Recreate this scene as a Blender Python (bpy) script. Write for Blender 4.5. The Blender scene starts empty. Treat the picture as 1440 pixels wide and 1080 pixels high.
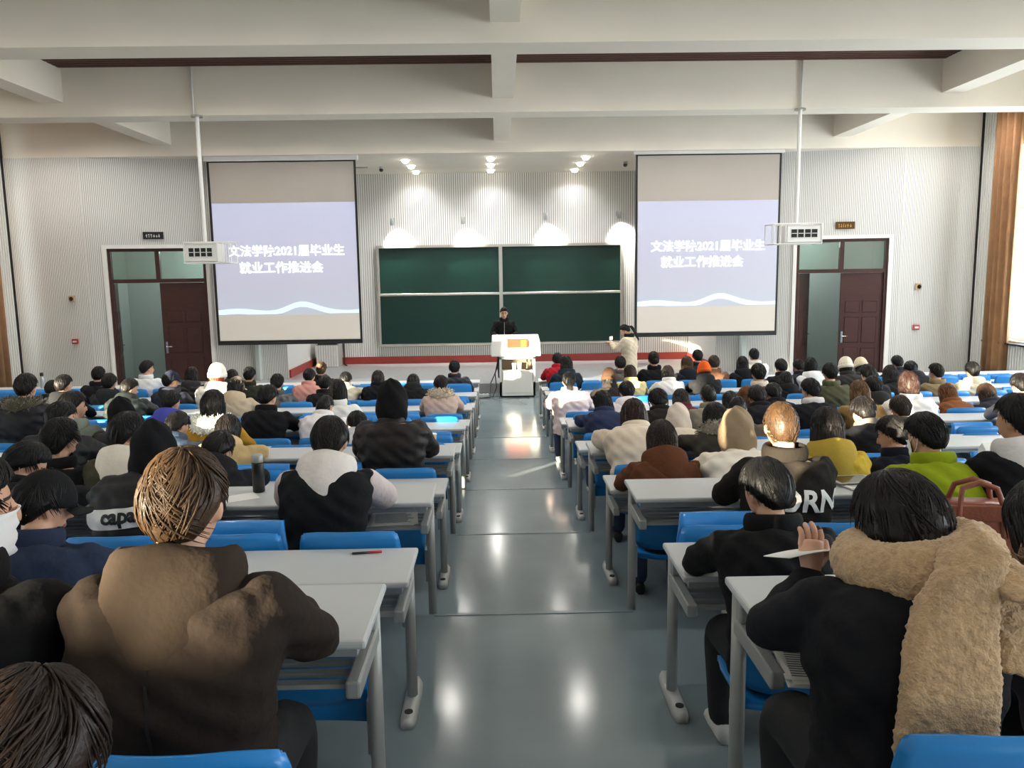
import bpy, bmesh, math, random
import numpy as np
from mathutils import Vector, Matrix
from mathutils.bvhtree import BVHTree

# ------------------------------------------------------------------ camera
SC = bpy.context.scene
COL = SC.collection
EYE = 2.765                      # eye height above the front floor (z = 0)
FOC, PIT, YAW, ROL = 1123.0, 0.1389, 0.015, 0.0145
cam = bpy.data.cameras.new('camera')
cam.sensor_fit = 'HORIZONTAL'; cam.sensor_width = 36.0
cam.lens = FOC * 36.0 / 1440.0
cam.clip_start = 0.05
camo = bpy.data.objects.new('camera', cam); COL.objects.link(camo)
r0 = Vector((math.cos(YAW), -math.sin(YAW), 0))
u0 = Vector((math.sin(YAW)*math.sin(PIT), math.cos(YAW)*math.sin(PIT), math.cos(PIT)))
fw = Vector((math.sin(YAW)*math.cos(PIT), math.cos(YAW)*math.cos(PIT), -math.sin(PIT)))
rr = r0*math.cos(ROL) - u0*math.sin(ROL); uu = r0*math.sin(ROL) + u0*math.cos(ROL)
camo.matrix_world = Matrix(((rr.x, uu.x, -fw.x, 0), (rr.y, uu.y, -fw.y, 0), (rr.z, uu.z, -fw.z, EYE), (0, 0, 0, 1)))
SC.camera = camo

# ------------------------------------------------------------------ world, sun, exposure
w = bpy.data.worlds.new('sky'); SC.world = w; w.use_nodes = True
wn = w.node_tree.nodes; bg = wn['Background']
bg.inputs['Color'].default_value = (0.80, 0.88, 1.0, 1); bg.inputs['Strength'].default_value = 2.6
SC.view_settings.view_transform = 'Standard'
try: SC.view_settings.look = 'None'
except Exception: pass
SC.view_settings.gamma = 1.0; SC.view_settings.use_curve_mapping = False
SC.view_settings.exposure = 0.55
SUN_AZ, SUN_EL = math.radians(40.8), math.radians(6.0)
sl = bpy.data.lights.new('sun', 'SUN'); sl.energy = 40.0; sl.color = (1.0, 0.86, 0.64); sl.angle = math.radians(0.6)
so = bpy.data.objects.new('sun', sl); COL.objects.link(so)
sd = Vector((math.sin(SUN_AZ)*math.cos(SUN_EL), math.cos(SUN_AZ)*math.cos(SUN_EL), -math.sin(SUN_EL)))
so.rotation_euler = sd.to_track_quat('-Z', 'Y').to_euler(); so.location = (-30, -30, 12)
# centre, half width of the gap between the curtains, sill, head
WIN_L = [(-10.3, 0.85, 3.72, 5.4), (-3.6, 0.62, 2.0, 3.5), (3.4, 1.2, 1.6, 3.4), (9.6, -0.03, 1.1, 5.35), (16.1, -0.03, 1.1, 5.35)]  # unseen left openings, sills and heads sized to shape the sun patches
WIN_R = [(-10.3, 1.6, 2.0, 5.35), (-3.6, 1.6, 2.0, 5.35), (2.9, 1.6, 2.0, 5.35), (9.6, 1.6, 1.1, 5.35), (16.1, 1.3, 1.1, 5.35)]
WX_L, WX_R = -11.4, 11.4
def area(name, loc, rot, sx, sy, e, col):
    l = bpy.data.lights.new(name, 'AREA'); l.shape = 'RECTANGLE'; l.size = sx; l.size_y = sy; l.energy = e; l.color = col
    o = bpy.data.objects.new(name, l); COL.objects.link(o); o.location = loc; o.rotation_euler = rot; return o
SKY = 430.0
for cy, hw, s0, s1 in WIN_L: area('window_daylight', (WX_L-0.55, cy, (s0+s1)/2), (0, -math.pi/2, 0), s1-s0, 3.8, SKY*(s1-s0)/3.3, (0.86, 0.92, 1.0))
for cy, hw, s0, s1 in WIN_R: area('window_daylight', (WX_R+0.55, cy, (s0+s1)/2), (0, math.pi/2, 0), s1-s0, 3.8, SKY, (0.90, 0.94, 1.0))
try:
    SC.cycles.use_denoising = True
    SC.cycles.max_bounces = 7; SC.cycles.diffuse_bounces = 4; SC.cycles.use_adaptive_sampling = True; SC.cycles.adaptive_threshold = 0.02; SC.cycles.sample_clamp_indirect = 6.0
except Exception: pass

# ------------------------------------------------------------------ materials
def srgb(h):
    if isinstance(h, str):
        if len(h) == 3: h = ''.join(c*2 for c in h)
        h = [int(h[i:i+2], 16)/255 for i in (0, 2, 4)]
    return tuple((c/12.92 if c <= 0.04045 else ((c+0.055)/1.055)**2.4) for c in h)
MC = {}
def mat(name, col, rough=0.6, metal=0.0, var=0.0, vscale=8.0, bump=0.0, bscale=60.0, coat=0.0, emit=None, estr=0.0, trans=0.0, spec=0.5, sheen=0.0, btype='noise', stretch=None):
    k = (name, col if isinstance(col, str) else tuple(col))
    if k in MC: return MC[k]
    m = bpy.data.materials.new(name); m.use_nodes = True
    nt = m.node_tree; b = nt.nodes['Principled BSDF']
    c = srgb(col)
    b.inputs['Base Color'].default_value = (*c, 1); b.inputs['Roughness'].default_value = rough
    b.inputs['Metallic'].default_value = metal; b.inputs['Specular IOR Level'].default_value = spec
    b.inputs['Coat Weight'].default_value = coat; b.inputs['Sheen Weight'].default_value = sheen
    if trans: b.inputs['Transmission Weight'].default_value = trans
    if emit is not None:
        b.inputs['Emission Color'].default_value = (*srgb(emit), 1); b.inputs['Emission Strength'].default_value = estr
    tc = None
    if var or bump:
        tc = nt.nodes.new('ShaderNodeTexCoord'); src = tc.outputs['Object']
        if stretch:
            mp = nt.nodes.new('ShaderNodeMapping'); mp.inputs['Scale'].default_value = stretch
            nt.links.new(src, mp.inputs['Vector']); src = mp.outputs['Vector']
    if var:
        n = nt.nodes.new('ShaderNodeTexNoise'); n.inputs['Scale'].default_value = vscale; n.inputs['Detail'].default_value = 3
        nt.links.new(src, n.inputs['Vector'])
        r = nt.nodes.new('ShaderNodeValToRGB')
        r.color_ramp.elements[0].position = 0.3; r.color_ramp.elements[1].position = 0.7
        r.color_ramp.elements[0].color = (*[max(0, x*(1-var)) for x in c], 1)
        r.color_ramp.elements[1].color = (*[min(1, x*(1+var)) for x in c], 1)
        nt.links.new(n.outputs['Fac'], r.inputs['Fac']); nt.links.new(r.outputs['Color'], b.inputs['Base Color'])
    if bump:
        if btype == 'vor':
            n2 = nt.nodes.new('ShaderNodeTexVoronoi'); n2.inputs['Scale'].default_value = bscale; o2 = n2.outputs['Distance']
        else:
            n2 = nt.nodes.new('ShaderNodeTexNoise'); n2.inputs['Scale'].default_value = bscale; n2.inputs['Detail'].default_value = 2; o2 = n2.outputs['Fac']
        nt.links.new(src, n2.inputs['Vector'])
        bp = nt.nodes.new('ShaderNodeBump'); bp.inputs['Strength'].default_value = min(1.0, bump); bp.inputs['Distance'].default_value = 0.01
        nt.links.new(o2, bp.inputs['Height']); nt.links.new(bp.outputs['Normal'], b.inputs['Normal'])
    MC[k] = m; return m

M = {}
M['wall'] = mat('painted_white', 'e2dccf', 0.75, var=0.02, vscale=1.5)
M['beam'] = mat('beam_white', 'e6ddcd', 0.8, var=0.02, vscale=1.0)
M['ceil_brown'] = mat('dark_wood_ceiling', '4a2418', 0.6, var=0.15, vscale=6, stretch=(1, 12, 1))
M['slat'] = mat('white_slat', 'dcdad5', 0.6)
M['groove'] = mat('groove_felt', '98968f', 0.9)
M['floor'] = mat('grey_vinyl_floor', '7c898e', 0.14, var=0.10, vscale=1.6, bump=0.02, bscale=9, spec=0.6)
M['riser'] = mat('grey_riser', '76838a', 0.25)
M['platform'] = mat('platform_grey', '9a9c9c', 0.25, var=0.05)
M['red'] = mat('red_baseboard', '8e2f26', 0.45, var=0.08)
M['blue'] = mat('blue_plastic', '1b80cb', 0.36, var=0.05, vscale=3, coat=0.15)
M['metal'] = mat('grey_metal', 'a3a5a3', 0.42, metal=0.25)
M['cast'] = mat('cast_grey', 'b2b4b2', 0.5, metal=0.3)
M['desktop'] = mat('desk_laminate', 'bdc0c1', 0.38, var=0.03, vscale=2)
M['edge'] = mat('desk_edge', 'd2d3d1', 0.4)
M['dark'] = mat('black_plastic', '141414', 0.45)
M['hole'] = mat('dark_hole', '1b1b1b', 0.8)
M['board'] = mat('green_chalkboard', '0d2923', 0.32, var=0.12, vscale=1.2)
M['alu'] = mat('aluminium', '9d9a93', 0.4, metal=0.4)
M['wood'] = mat('dark_red_wood', '3a1a15', 0.45, var=0.2, vscale=5, stretch=(1, 1, 8))
def pane_mat(name, tint, gl):
    m = bpy.data.materials.new(name); m.use_nodes = True; nt = m.node_tree; nt.nodes.clear()
    o = nt.nodes.new('ShaderNodeOutputMaterial'); mx = nt.nodes.new('ShaderNodeMixShader'); t = nt.nodes.new('ShaderNodeBsdfTransparent'); gs = nt.nodes.new('ShaderNodeBsdfGlossy')
    t.inputs['Color'].default_value = (*tint, 1); gs.inputs['Roughness'].default_value = 0.03; mx.inputs['Fac'].default_value = gl
    nt.links.new(t.outputs[0], mx.inputs[1]); nt.links.new(gs.outputs[0], mx.inputs[2]); nt.links.new(mx.outputs[0], o.inputs['Surface']); return m
M['pane'] = pane_mat('window_glass', (0.96, 0.98, 0.97), 0.06)
M['glass'] = pane_mat('transom_glass', (0.72, 0.80, 0.77), 0.14)
M['curtain'] = mat('brown_curtain', '9c7350', 0.85, var=0.12, vscale=5, bump=0.2, bscale=90)
M['screen'] = mat('screen_fabric', 'a8a198', 0.85)
M['white'] = mat('white_metal', 'e2e0da', 0.4)
M['chrome'] = mat('chrome', 'c9c9c6', 0.2, metal=0.9)
M['skin'] = mat('skin', 'c99a7e', 0.5, var=0.05, vscale=20)
M['brow'] = mat('eye_brow_dark', '1d1512', 0.6)
M['lip'] = mat('lip', '9a5a4c', 0.5)
M['paper'] = mat('paper', 'ecebe6', 0.7)
M['print'] = mat('printed_ink', '5a5c60', 0.7)
M['pants'] = mat('black_trousers', '15161a', 0.8, bump=0.15, bscale=120)
M['jeans'] = mat('blue_jeans', '25324a', 0.85, bump=0.2, bscale=150)
M['shoe'] = mat('white_shoe', 'c9c7c2', 0.6)
M['shoe2'] = mat('black_shoe', '17171a', 0.5)
M['mask'] = mat('face_mask', 'e6eaee', 0.8)
M['gold'] = mat('sunlit_letter', 'c9a050', 0.35, metal=0.5)  # gold tone of the sign letters is painted-in sunlight

def cloth(hexc, kind='plain'):
    if kind == 'puffer': return mat('nylon_'+kind, hexc, 0.6, var=0.06, vscale=6, bump=0.35, bscale=22, spec=0.3)
    if kind == 'fur': return mat('fur', hexc, 0.95, var=0.25, vscale=40, bump=0.5, bscale=120, sheen=0.3)
    if kind == 'camo': return mat('camo', hexc, 0.8, var=0.75, vscale=14)
    return mat('wool', hexc, 0.88, var=0.08, vscale=10, bump=0.3, bscale=45, spec=0.2)
def hairmat(hexc): return mat('hair', hexc, 0.46, var=0.35, vscale=30, bump=0.25, bscale=80, spec=0.28)

# ------------------------------------------------------------------ geometry helpers
class G:
    def __init__(s): s.v = []; s.f = []; s.m = []
    def add(s, vs, fs, mi=0):
        o = len(s.v); s.v.extend([tuple(map(float, p)) for p in vs]); s.f.extend([tuple(i+o for i in f) for f in fs]); s.m.extend([mi]*len(fs)); return s
    def box(s, x0, x1, y0, y1, z0, z1, mi=0):
        return s.add([(x0,y0,z0),(x1,y0,z0),(x1,y1,z0),(x0,y1,z0),(x0,y0,z1),(x1,y0,z1),(x1,y1,z1),(x0,y1,z1)],
                     [(0,3,2,1),(4,5,6,7),(0,1,5,4),(1,2,6,5),(2,3,7,6),(3,0,4,7)], mi)
    def loft(s, rings, cap=True, mi=0, closed=True):
        n = len(rings[0]); vs = [p for r in rings for p in r]; fs = []
        for i in range(len(rings)-1):
            for j in range(n if closed else n-1):
                a = i*n+j; b = i*n+(j+1) % n; fs.append((a, b, b+n, a+n))
        if cap:
            fs.append(tuple(range(n))[::-1]); fs.append(tuple(range((len(rings)-1)*n, len(rings)*n)))
        return s.add(vs, fs, mi)
    def tube(s, pts, rad, n=8, mi=0, sx=1.0, cap=True, rnd=False):
        P = [np.array(p, float) for p in pts]; R = list(rad) if hasattr(rad, '__len__') else [rad]*len(P)
        if rnd:
            d0 = P[0]-P[1]; d0 = d0/(np.linalg.norm(d0)+1e-9); d1 = P[-1]-P[-2]; d1 = d1/(np.linalg.norm(d1)+1e-9)
            P = [P[0]+d0*R[0]*.85, P[0]+d0*R[0]*.5] + P + [P[-1]+d1*R[-1]*.5, P[-1]+d1*R[-1]*.85]
            R = [R[0]*.4, R[0]*.82] + R + [R[-1]*.82, R[-1]*.4]
        rings = []; up = None
        for i in range(len(P)):
            t = P[min(i+1, len(P)-1)]-P[max(i-1, 0)]; t = t/(np.linalg.norm(t)+1e-9)
            if up is None:
                up = np.array([0, 0, 1.]) if abs(t[2]) < .9 else np.array([0, 1., 0])
            a = np.cross(up, t); a = a/(np.linalg.norm(a)+1e-9); b = np.cross(t, a); up = b
            rings.append([P[i]+R[i]*(sx*math.cos(2*math.pi*k/n)*a+math.sin(2*math.pi*k/n)*b) for k in range(n)])
        return s.loft(rings, cap, mi)
    def cyl(s, c, r, z0, z1, n=16, mi=0, r2=None):
        r2 = r if r2 is None else r2
        return s.loft([[(c[0]+q*math.cos(2*math.pi*k/n), c[1]+q*math.sin(2*math.pi*k/n), z) for k in range(n)] for q, z in ((r, z0), (r2, z1))], True, mi)
    def lathe(s, prof, c=(0, 0, 0), n=16, mi=0):
        return s.loft([[(c[0]+q*math.cos(2*math.pi*k/n), c[1]+q*math.sin(2*math.pi*k/n), c[2]+z) for k in range(n)] for q, z in prof], True, mi)
    def ell(s, c, r, nu=16, nv=10, mi=0, M3=None):
        rings = []
        for i in range(nv+1):
            ph = math.pi*(0.02+0.96*i/nv)
            ring = []
            for k in range(nu):
                p = np.array([r[0]*math.sin(ph)*math.cos(2*math.pi*k/nu), r[1]*math.sin(ph)*math.sin(2*math.pi*k/nu), -r[2]*math.cos(ph)])
                if M3 is not None: p = M3@p
                ring.append(p+np.array(c))
            rings.append(ring)
        return s.loft(rings, True, mi)
    def prism(s, poly, y0, y1, mi=0):            # polygon in x,z extruded along y
        n = len(poly)
        return s.loft([[(p[0], y, p[1]) for p in poly] for y in (y0, y1)], True, mi)
    def mesh(s, name):
        me = bpy.data.meshes.new(name); me.from_pydata(s.v, [], s.f)
        if any(s.m): me.polygons.foreach_set('material_index', s.m)
        bm = bmesh.new(); bm.from_mesh(me); bmesh.ops.recalc_face_normals(bm, faces=bm.faces); bm.to_mesh(me); bm.free()
        me.update(); return me
def bevel_mesh(me, w, seg=2):
    bm = bmesh.new(); bm.from_mesh(me)
    bmesh.ops.bevel(bm, geom=[e for e in bm.edges if e.calc_face_angle(0) > 0.5], offset=w, segments=seg, affect='EDGES', profile=0.5)
    bm.to_mesh(me); bm.free(); return me
def smooth(me, on=True):
    me.polygons.foreach_set('use_smooth', [on]*len(me.polygons)); me.update(); return me
def ob(name, me, m=None, parent=None, loc=None, rot=None):
    if isinstance(me, G): me = me.mesh(name)
    o = bpy.data.objects.new(name, me); COL.objects.link(o)
    if m is not None:
        ms = m if isinstance(m, (list, tuple)) else [m]
        if len(me.materials) == 0:
            for q in ms: me.materials.append(q)
        else:
            for i, q in enumerate(ms):
                o.material_slots[i].link = 'OBJECT'; o.material_slots[i].material = q
    if parent is not None: o.parent = parent
    if loc is not None: o.location = loc
    if rot is not None: o.rotation_euler = rot
    return o
def empty(name, loc=(0, 0, 0), rz=0.0):
    o = bpy.data.objects.new(name, None); COL.objects.link(o); o.location = loc; o.rotation_euler = (0, 0, rz); o.empty_display_size = 0.1; return o
def tag(o, label, cat, group=None):
    o['label'] = label; o['category'] = cat
    if group: o['group'] = group
    return o
def struct(o, label=None):
    o['kind'] = 'structure'
    if label: o['label'] = label
    return o
def text_mesh(body, size, depth=0.0, align='CENTER', bold=0.0):
    cu = bpy.data.curves.new('lettering', 'FONT'); cu.body = body; cu.size = size; cu.align_x = align; cu.align_y = 'CENTER'
    cu.extrude = depth; cu.resolution_u = 3; cu.offset = bold
    o = bpy.data.objects.new('lettering', cu); COL.objects.link(o)
    dg = bpy.context.evaluated_depsgraph_get(); dg.update()
    me = bpy.data.meshes.new_from_object(o.evaluated_get(dg))
    bpy.data.objects.remove(o); bpy.data.curves.remove(cu); me.materials.clear(); return me
def remesh(g, voxel, it=2, fac=0.5):
    me = g.mesh('tmp'); o = bpy.data.objects.new('tmp', me); COL.objects.link(o)
    md = o.modifiers.new('r', 'REMESH'); md.mode = 'VOXEL'; md.voxel_size = voxel
    if it:
        sm = o.modifiers.new('s', 'SMOOTH'); sm.factor = fac; sm.iterations = it
    dg = bpy.context.evaluated_depsgraph_get(); dg.update()
    r = bpy.data.meshes.new_from_object(o.evaluated_get(dg))
    bpy.data.objects.remove(o); bpy.data.meshes.remove(me); r.materials.clear(); return smooth(r)
ORD = ['first','second','third','fourth','fifth','sixth','seventh','eighth','ninth','tenth','eleventh','twelfth','thirteenth','fourteenth','fifteenth','sixteenth','seventeenth','eighteenth']

# ------------------------------------------------------------------ tiers of the hall
TOP = {-2: -0.774, -1: -1.003, 0: -1.232, 1: -1.461, 2: -1.659, 3: -1.815, 4: -1.955, 5: -2.03, 6: -2.03}
FLR = {k: v-0.735+EYE for k, v in TOP.items()}          # floor heights of the tiers
TOPZ = {k: v+EYE for k, v in TOP.items()}               # desk top heights
PY = lambda k: 2.514+2.119*k                             # desk standing just below a step
QY = lambda k: 3.505+2.119*k                             # second desk of a tier
NOSE = lambda k: PY(k+1)-0.2                             # step edge between tier k and k+1
XA_L, XA_R = -0.404, 0.75                                # the aisle
BL_L, BL_R = -10.0, 10.3
BACKY = 22.9

g = G()
edges = [-13.0]+[NOSE(k) for k in range(-2, 5)]
for i, k in enumerate(range(-2, 5)):
    g.box(WX_L-0.2, WX_R+0.2, edges[i], edges[i+1], -0.3, FLR[k])
g.box(WX_L-0.2, WX_R+0.2, NOSE(4), BACKY+3.6, -0.3, 0.0)
struct(ob('floor', g, M['floor']), 'grey glossy vinyl floor stepping down towards the front')
for i, k in enumerate(range(-1, 5)):
    t = struct(ob('trim_%d' % (i+1), G().box(XA_L, XA_R, NOSE(k)-0.03, NOSE(k)+0.004, FLR[k]-0.03, FLR[k]+0.004), M['riser']), 'dull grey step edge strip across the aisle')
# stage platform in the alcove
PLZ = 0.22
g = G(); g.add([(-9.6,18.35,0),(9.6,18.35,0),(9.6,19.35,0),(5.3,20.2,0),(5.3,BACKY+.1,0),(-5.3,BACKY+.1,0),(-5.3,20.2,0),(-9.6,19.35,0)]+
               [(-9.6,18.35,PLZ),(9.6,18.35,PLZ),(9.6,19.35,PLZ),(5.3,20.2,PLZ),(5.3,BACKY+.1,PLZ),(-5.3,BACKY+.1,PLZ),(-5.3,20.2,PLZ),(-9.6,19.35,PLZ)],
              [tuple(range(8, 16))]+[(i, (i+1) % 8, 8+(i+1) % 8, 8+i) for i in range(8)])
struct(ob('floor_stage', g, M['platform']), 'low grey stage platform at the front')

# ------------------------------------------------------------------ ceiling and beams
BB = 2.78+EYE; CZ = 3.632+EYE
struct(ob('ceiling', G().box(WX_L-0.3, WX_R+0.3, -13.2, 19.3, CZ, CZ+0.25), M['beam']), 'white ceiling between deep beams')
BEAMS = [-6.9, -2.6, 1.65, 5.95, 10.24, 14.5]
n = 1
for y in BEAMS:
    struct(ob('trim_%d' % (10+n), G().box(WX_L-.2, WX_R+.2, y, y+0.53, BB, CZ+.01), M['beam']), 'white cross beam under the ceiling'); n += 1
yy = BEAMS+[19.1]
for i in range(len(BEAMS)):
    a, b = yy[i]+0.53, yy[i+1]
    for cx, hw in ((0.13, 0.18), (-7.68, 0.2), (8.05, 0.2)):
        struct(ob('trim_%d' % (10+n), G().box(cx-hw, cx+hw, a, b, 3.02+EYE, CZ+.01), M['beam']), 'white lengthwise ceiling beam'); n += 1
    for x0, x1 in ((-7.48, -0.05), (0.31, 7.85)):
        g = G()
        q = b-0.95
        while q < b-0.05:
            g.box(x0, x1, q, q+0.10, CZ-0.05, CZ+.005); q += 0.13
        struct(ob('trim_%d' % (10+n), g, M['ceil_brown']), 'dark brown slatted strip of ceiling against the beam'); n += 1

# front fascia + alcove soffit
FY = 19.1; SB = 5.53
struct(ob('wall_fascia', G().box(WX_L-.2, WX_R+.2, FY, FY+0.35, SB, CZ+0.2), M['beam']), 'white fascia beam above the front wall')
struct(ob('ceiling_alcove', G().box(-9.8, 9.9, FY+0.35, BACKY+0.3, SB, SB+0.2), M['wall']), 'white lowered ceiling over the stage alcove')

# ------------------------------------------------------------------ slatted walls (real slats over a dark backing)
PITCH = 0.088
def slat_wall(name, p0, p1, z0, z1, label, hole=None, back=0.12, PITCH=0.042):
    a = np.array(p0, float); b = np.array(p1, float); L = np.linalg.norm(b-a); d = (b-a)/L; nrm = np.array([d[1], -d[0]])   # nrm faces the hall
    def W(u, w_, z): q = a+d*u+nrm*w_; return (q[0], q[1], z)
    def slab(g, u0, u1, w0, w1, za, zb):
        g.add([W(u0,w0,za),W(u1,w0,za),W(u1,w1,za),W(u0,w1,za),W(u0,w0,zb),W(u1,w0,zb),W(u1,w1,zb),W(u0,w1,zb)],
              [(0,3,2,1),(4,5,6,7),(0,1,5,4),(1,2,6,5),(2,3,7,6),(3,0,4,7)])
    g = G()
    if hole is None: slab(g, 0, L, -back, 0, z0, z1)
    else:
        h0, h1, ht = hole
        slab(g, 0, h0, -back, 0, z0, z1); slab(g, h1, L, -back, 0, z0, z1); slab(g, h0, h1, -back, 0, ht, z1)
    wl = struct(ob(name, g, M['groove']), label)
    s = G(); u = 0.006
    while u+PITCH*.62 < L+.02:
        za = z0
        if hole is not None and u+PITCH*.62 > hole[0] and u < hole[1]: za = hole[2]
        slab(s, u, min(u+PITCH*0.66, L), 0, PITCH*0.25, za, z1); u += PITCH
    so_ = ob('slat_cladding', s, M['slat'], wl); so_['kind'] = 'stuff'; so_['label'] = 'narrow white vertical slats with dark grooves'
    return wl, W
DWL = ((-9.65, FY), (-5.3, 19.95)); DWR = ((5.45, 19.95), (9.6, FY))
wallb, WB = slat_wall('wall_back', (-5.3, BACKY), (5.45, BACKY), 0.0, SB, 'white slatted back wall of the stage alcove', PITCH=0.062)
slat_wall('wall_alcove_left', (-5.3, 19.95), (-5.3, BACKY), 0.0, SB, 'left return wall of the stage alcove')
slat_wall('wall_alcove_right', (5.45, BACKY), (5.45, 19.95), 0.0, SB, 'right return wall of the stage alcove')
DOORTOP = 0.685+EYE
HL = (0.52, 2.70); HR = (2.72-0.95+0.0, 2.72-0.95+2.06)
def uof(px_x, seg):   # distance along a splayed wall of a world x
    (x0, y0), (x1, y1) = seg; return (px_x-x0)/(x1-x0)*math.hypot(x1-x0, y1-y0)
HL = (uof(-9.2, DWL), uof(-7.05, DWL)); HR = (uof(7.27, DWR), uof(9.32, DWR))
dwl, WL = slat_wall('wall_front_left', DWL[0], DWL[1], 0, SB, 'white slatted wall with the left door', (HL[0], HL[1], DOORTOP))
dwr, WR = slat_wall('wall_front_right', DWR[0], DWR[1], 0, SB, 'white slatted wall with the right door', (HR[0], HR[1], DOORTOP))
slat_wall('wall_corner_left', (WX_L, FY), (-9.65, FY), 0, SB, 'white slatted panel left of the left door')
slat_wall('wall_corner_right', (9.6, FY), (WX_R, FY), 0, SB, 'white slatted panel right of the right door')
# red baseboards of the alcove
BSZ = PLZ+0.2
struct(ob('baseboard_back', G().box(-5.3, 5.45, BACKY-0.06, BACKY-.02, PLZ, BSZ), M['red']), 'red baseboard along the alcove back wall')
struct(ob('baseboard_left', G().box(-5.28, -5.24, 19.97, BACKY-.06, PLZ, BSZ), M['red']), 'red baseboard on the left alcove return')
struct(ob('baseboard_right', G().box(5.39, 5.43, 19.97, BACKY-.06, PLZ, BSZ), M['red']), 'red baseboard on the right alcove return')

# ------------------------------------------------------------------ doors
def local_frame(seg, u):
    (x0, y0), (x1, y1) = seg; L = math.hypot(x1-x0, y1-y0); t = u/L
    return (x0+(x1-x0)*t, y0+(y1-y0)*t), math.atan2(y1-y0, x1-x0)
def panel_leaf(name, wd, ht, parent, x, ang=0.0, hand='L'):
    leaf = ob(name, bevel_mesh(G().box(0, wd, -0.02, 0.02, 0, ht).mesh(name), 0.006, 1), M['wood'], parent, (x, 0.07, 0.02), (0, 0, ang))
    cw = (wd-0.30)/2
    for i in range(2):
        for (z0, z1) in ((0.14, 0.80), (0.92, 1.55), (1.66, ht-0.16)):
            x0 = 0.12+i*(cw+0.06)
            h = z1-z0
            if z0 > 1.6: z1 = z0+0.28
            p = bevel_mesh(G().box(x0, x0+cw, -0.034, -0.019, z0, z1).mesh('raised_panel'), 0.012, 1)
            ob('raised_panel', p, M['wood'], leaf)
    hx = 0.07 if hand == 'L' else wd-0.07
    h = G().box(hx-0.025, hx+0.025, -0.035, -0.02, 0.92, 1.20); h.tube([(hx, -0.03, 1.08), (hx, -0.075, 1.08), (hx+(0.12 if hand == 'L' else -0.12), -0.075, 1.08)], 0.011, 8)
    ob('door_handle', h, M['chrome'], leaf)
    return leaf
def double_door(idx, seg, hole, open_left, label):
    (ox, oy), ang = local_frame(seg, hole[0]); wd = hole[1]-hole[0]
    r = struct(empty('door_%d' % idx, (ox, oy, 0), ang), label)
    fr = G(); t = 0.07; TZ = 2.32+0.32
    fr.box(0, t, 0.0, 0.14, 0, DOORTOP); fr.box(wd-t, wd, 0.0, 0.14, 0, DOORTOP); fr.box(t, wd-t, 0.0, 0.14, DOORTOP-t, DOORTOP)
    fr.box(t, wd-t, 0.0, 0.14, TZ, TZ+0.09); fr.box(wd/2-0.05, wd/2+0.05, 0.0, 0.14, TZ+0.09, DOORTOP-t)
    ob('door_frame', fr, M['wood'], r)
    ca = G(); c = 0.085
    ca.box(-c, 0, -0.045, 0.0, 0, DOORTOP+c); ca.box(wd, wd+c, -0.045, 0.0, 0, DOORTOP+c); ca.box(0, wd, -0.045, 0.0, DOORTOP, DOORTOP+c)
    ob('white_casing', ca, M['white'], r)
    for i in range(2):
        ob('pane', G().box(t+i*(wd/2-.02), wd/2-.05+i*(wd/2-.02), 0.06, 0.068, TZ+.09, DOORTOP-t), M['glass'], r)
    lw = wd/2-t-0.005
    panel_leaf('door_leaf', lw, TZ-0.03, r, wd/2+0.005, 0.0, 'L')
    panel_leaf('door_leaf', lw, TZ-0.03, r, t+0.002, open_left, 'R')
    return r
double_door(1, DWL, HL, math.radians(100), 'dark red double door at left with left leaf open into a corridor')
double_door(2, DWR, HR, math.radians(66), 'dark red double door at right with left leaf half open')
for nm, x0, x1, lab in (('left', -10.2, -6.0, 'dim corridor behind the left door'), ('right', 6.1, 10.4, 'dim corridor behind the right door')):
    g = G(); g.box(x0, x1, 22.3, 22.4, 0, 3.7); g.box(x0-.1, x0, 19.6, 22.4, 0, 3.7); g.box(x1, x1+.1, 19.6, 22.4, 0, 3.7); g.box(x0, x1, 19.9, 22.4, 3.7, 3.8)
    struct(ob('wall_corridor_'+nm, g, mat('corridor_paint', 'b9c2bd', 0.7)), lab)
    l = bpy.data.lights.new('corridor_lamp', 'POINT'); l.energy = 34; l.color = (0.9, 1, 0.97); l.shadow_soft_size = 0.12
    c = empty('corridor_ceiling_lamp', ((x0+x1)/2, 21.3, 3.6)); tag(c, 'round ceiling lamp glowing in the corridor behind the %s door' % nm, 'lamp')
    ob('lamp_disc', G().cyl((0, 0), 0.13, 0.0, 0.05), mat('lamp_glow', 'ffffff', 0.5, emit='ffffff', estr=6), c)
    lo = bpy.data.objects.new('corridor_lamp', l); COL.objects.link(lo); lo.parent = c; lo.location = (0, 0, -0.15)

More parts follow.
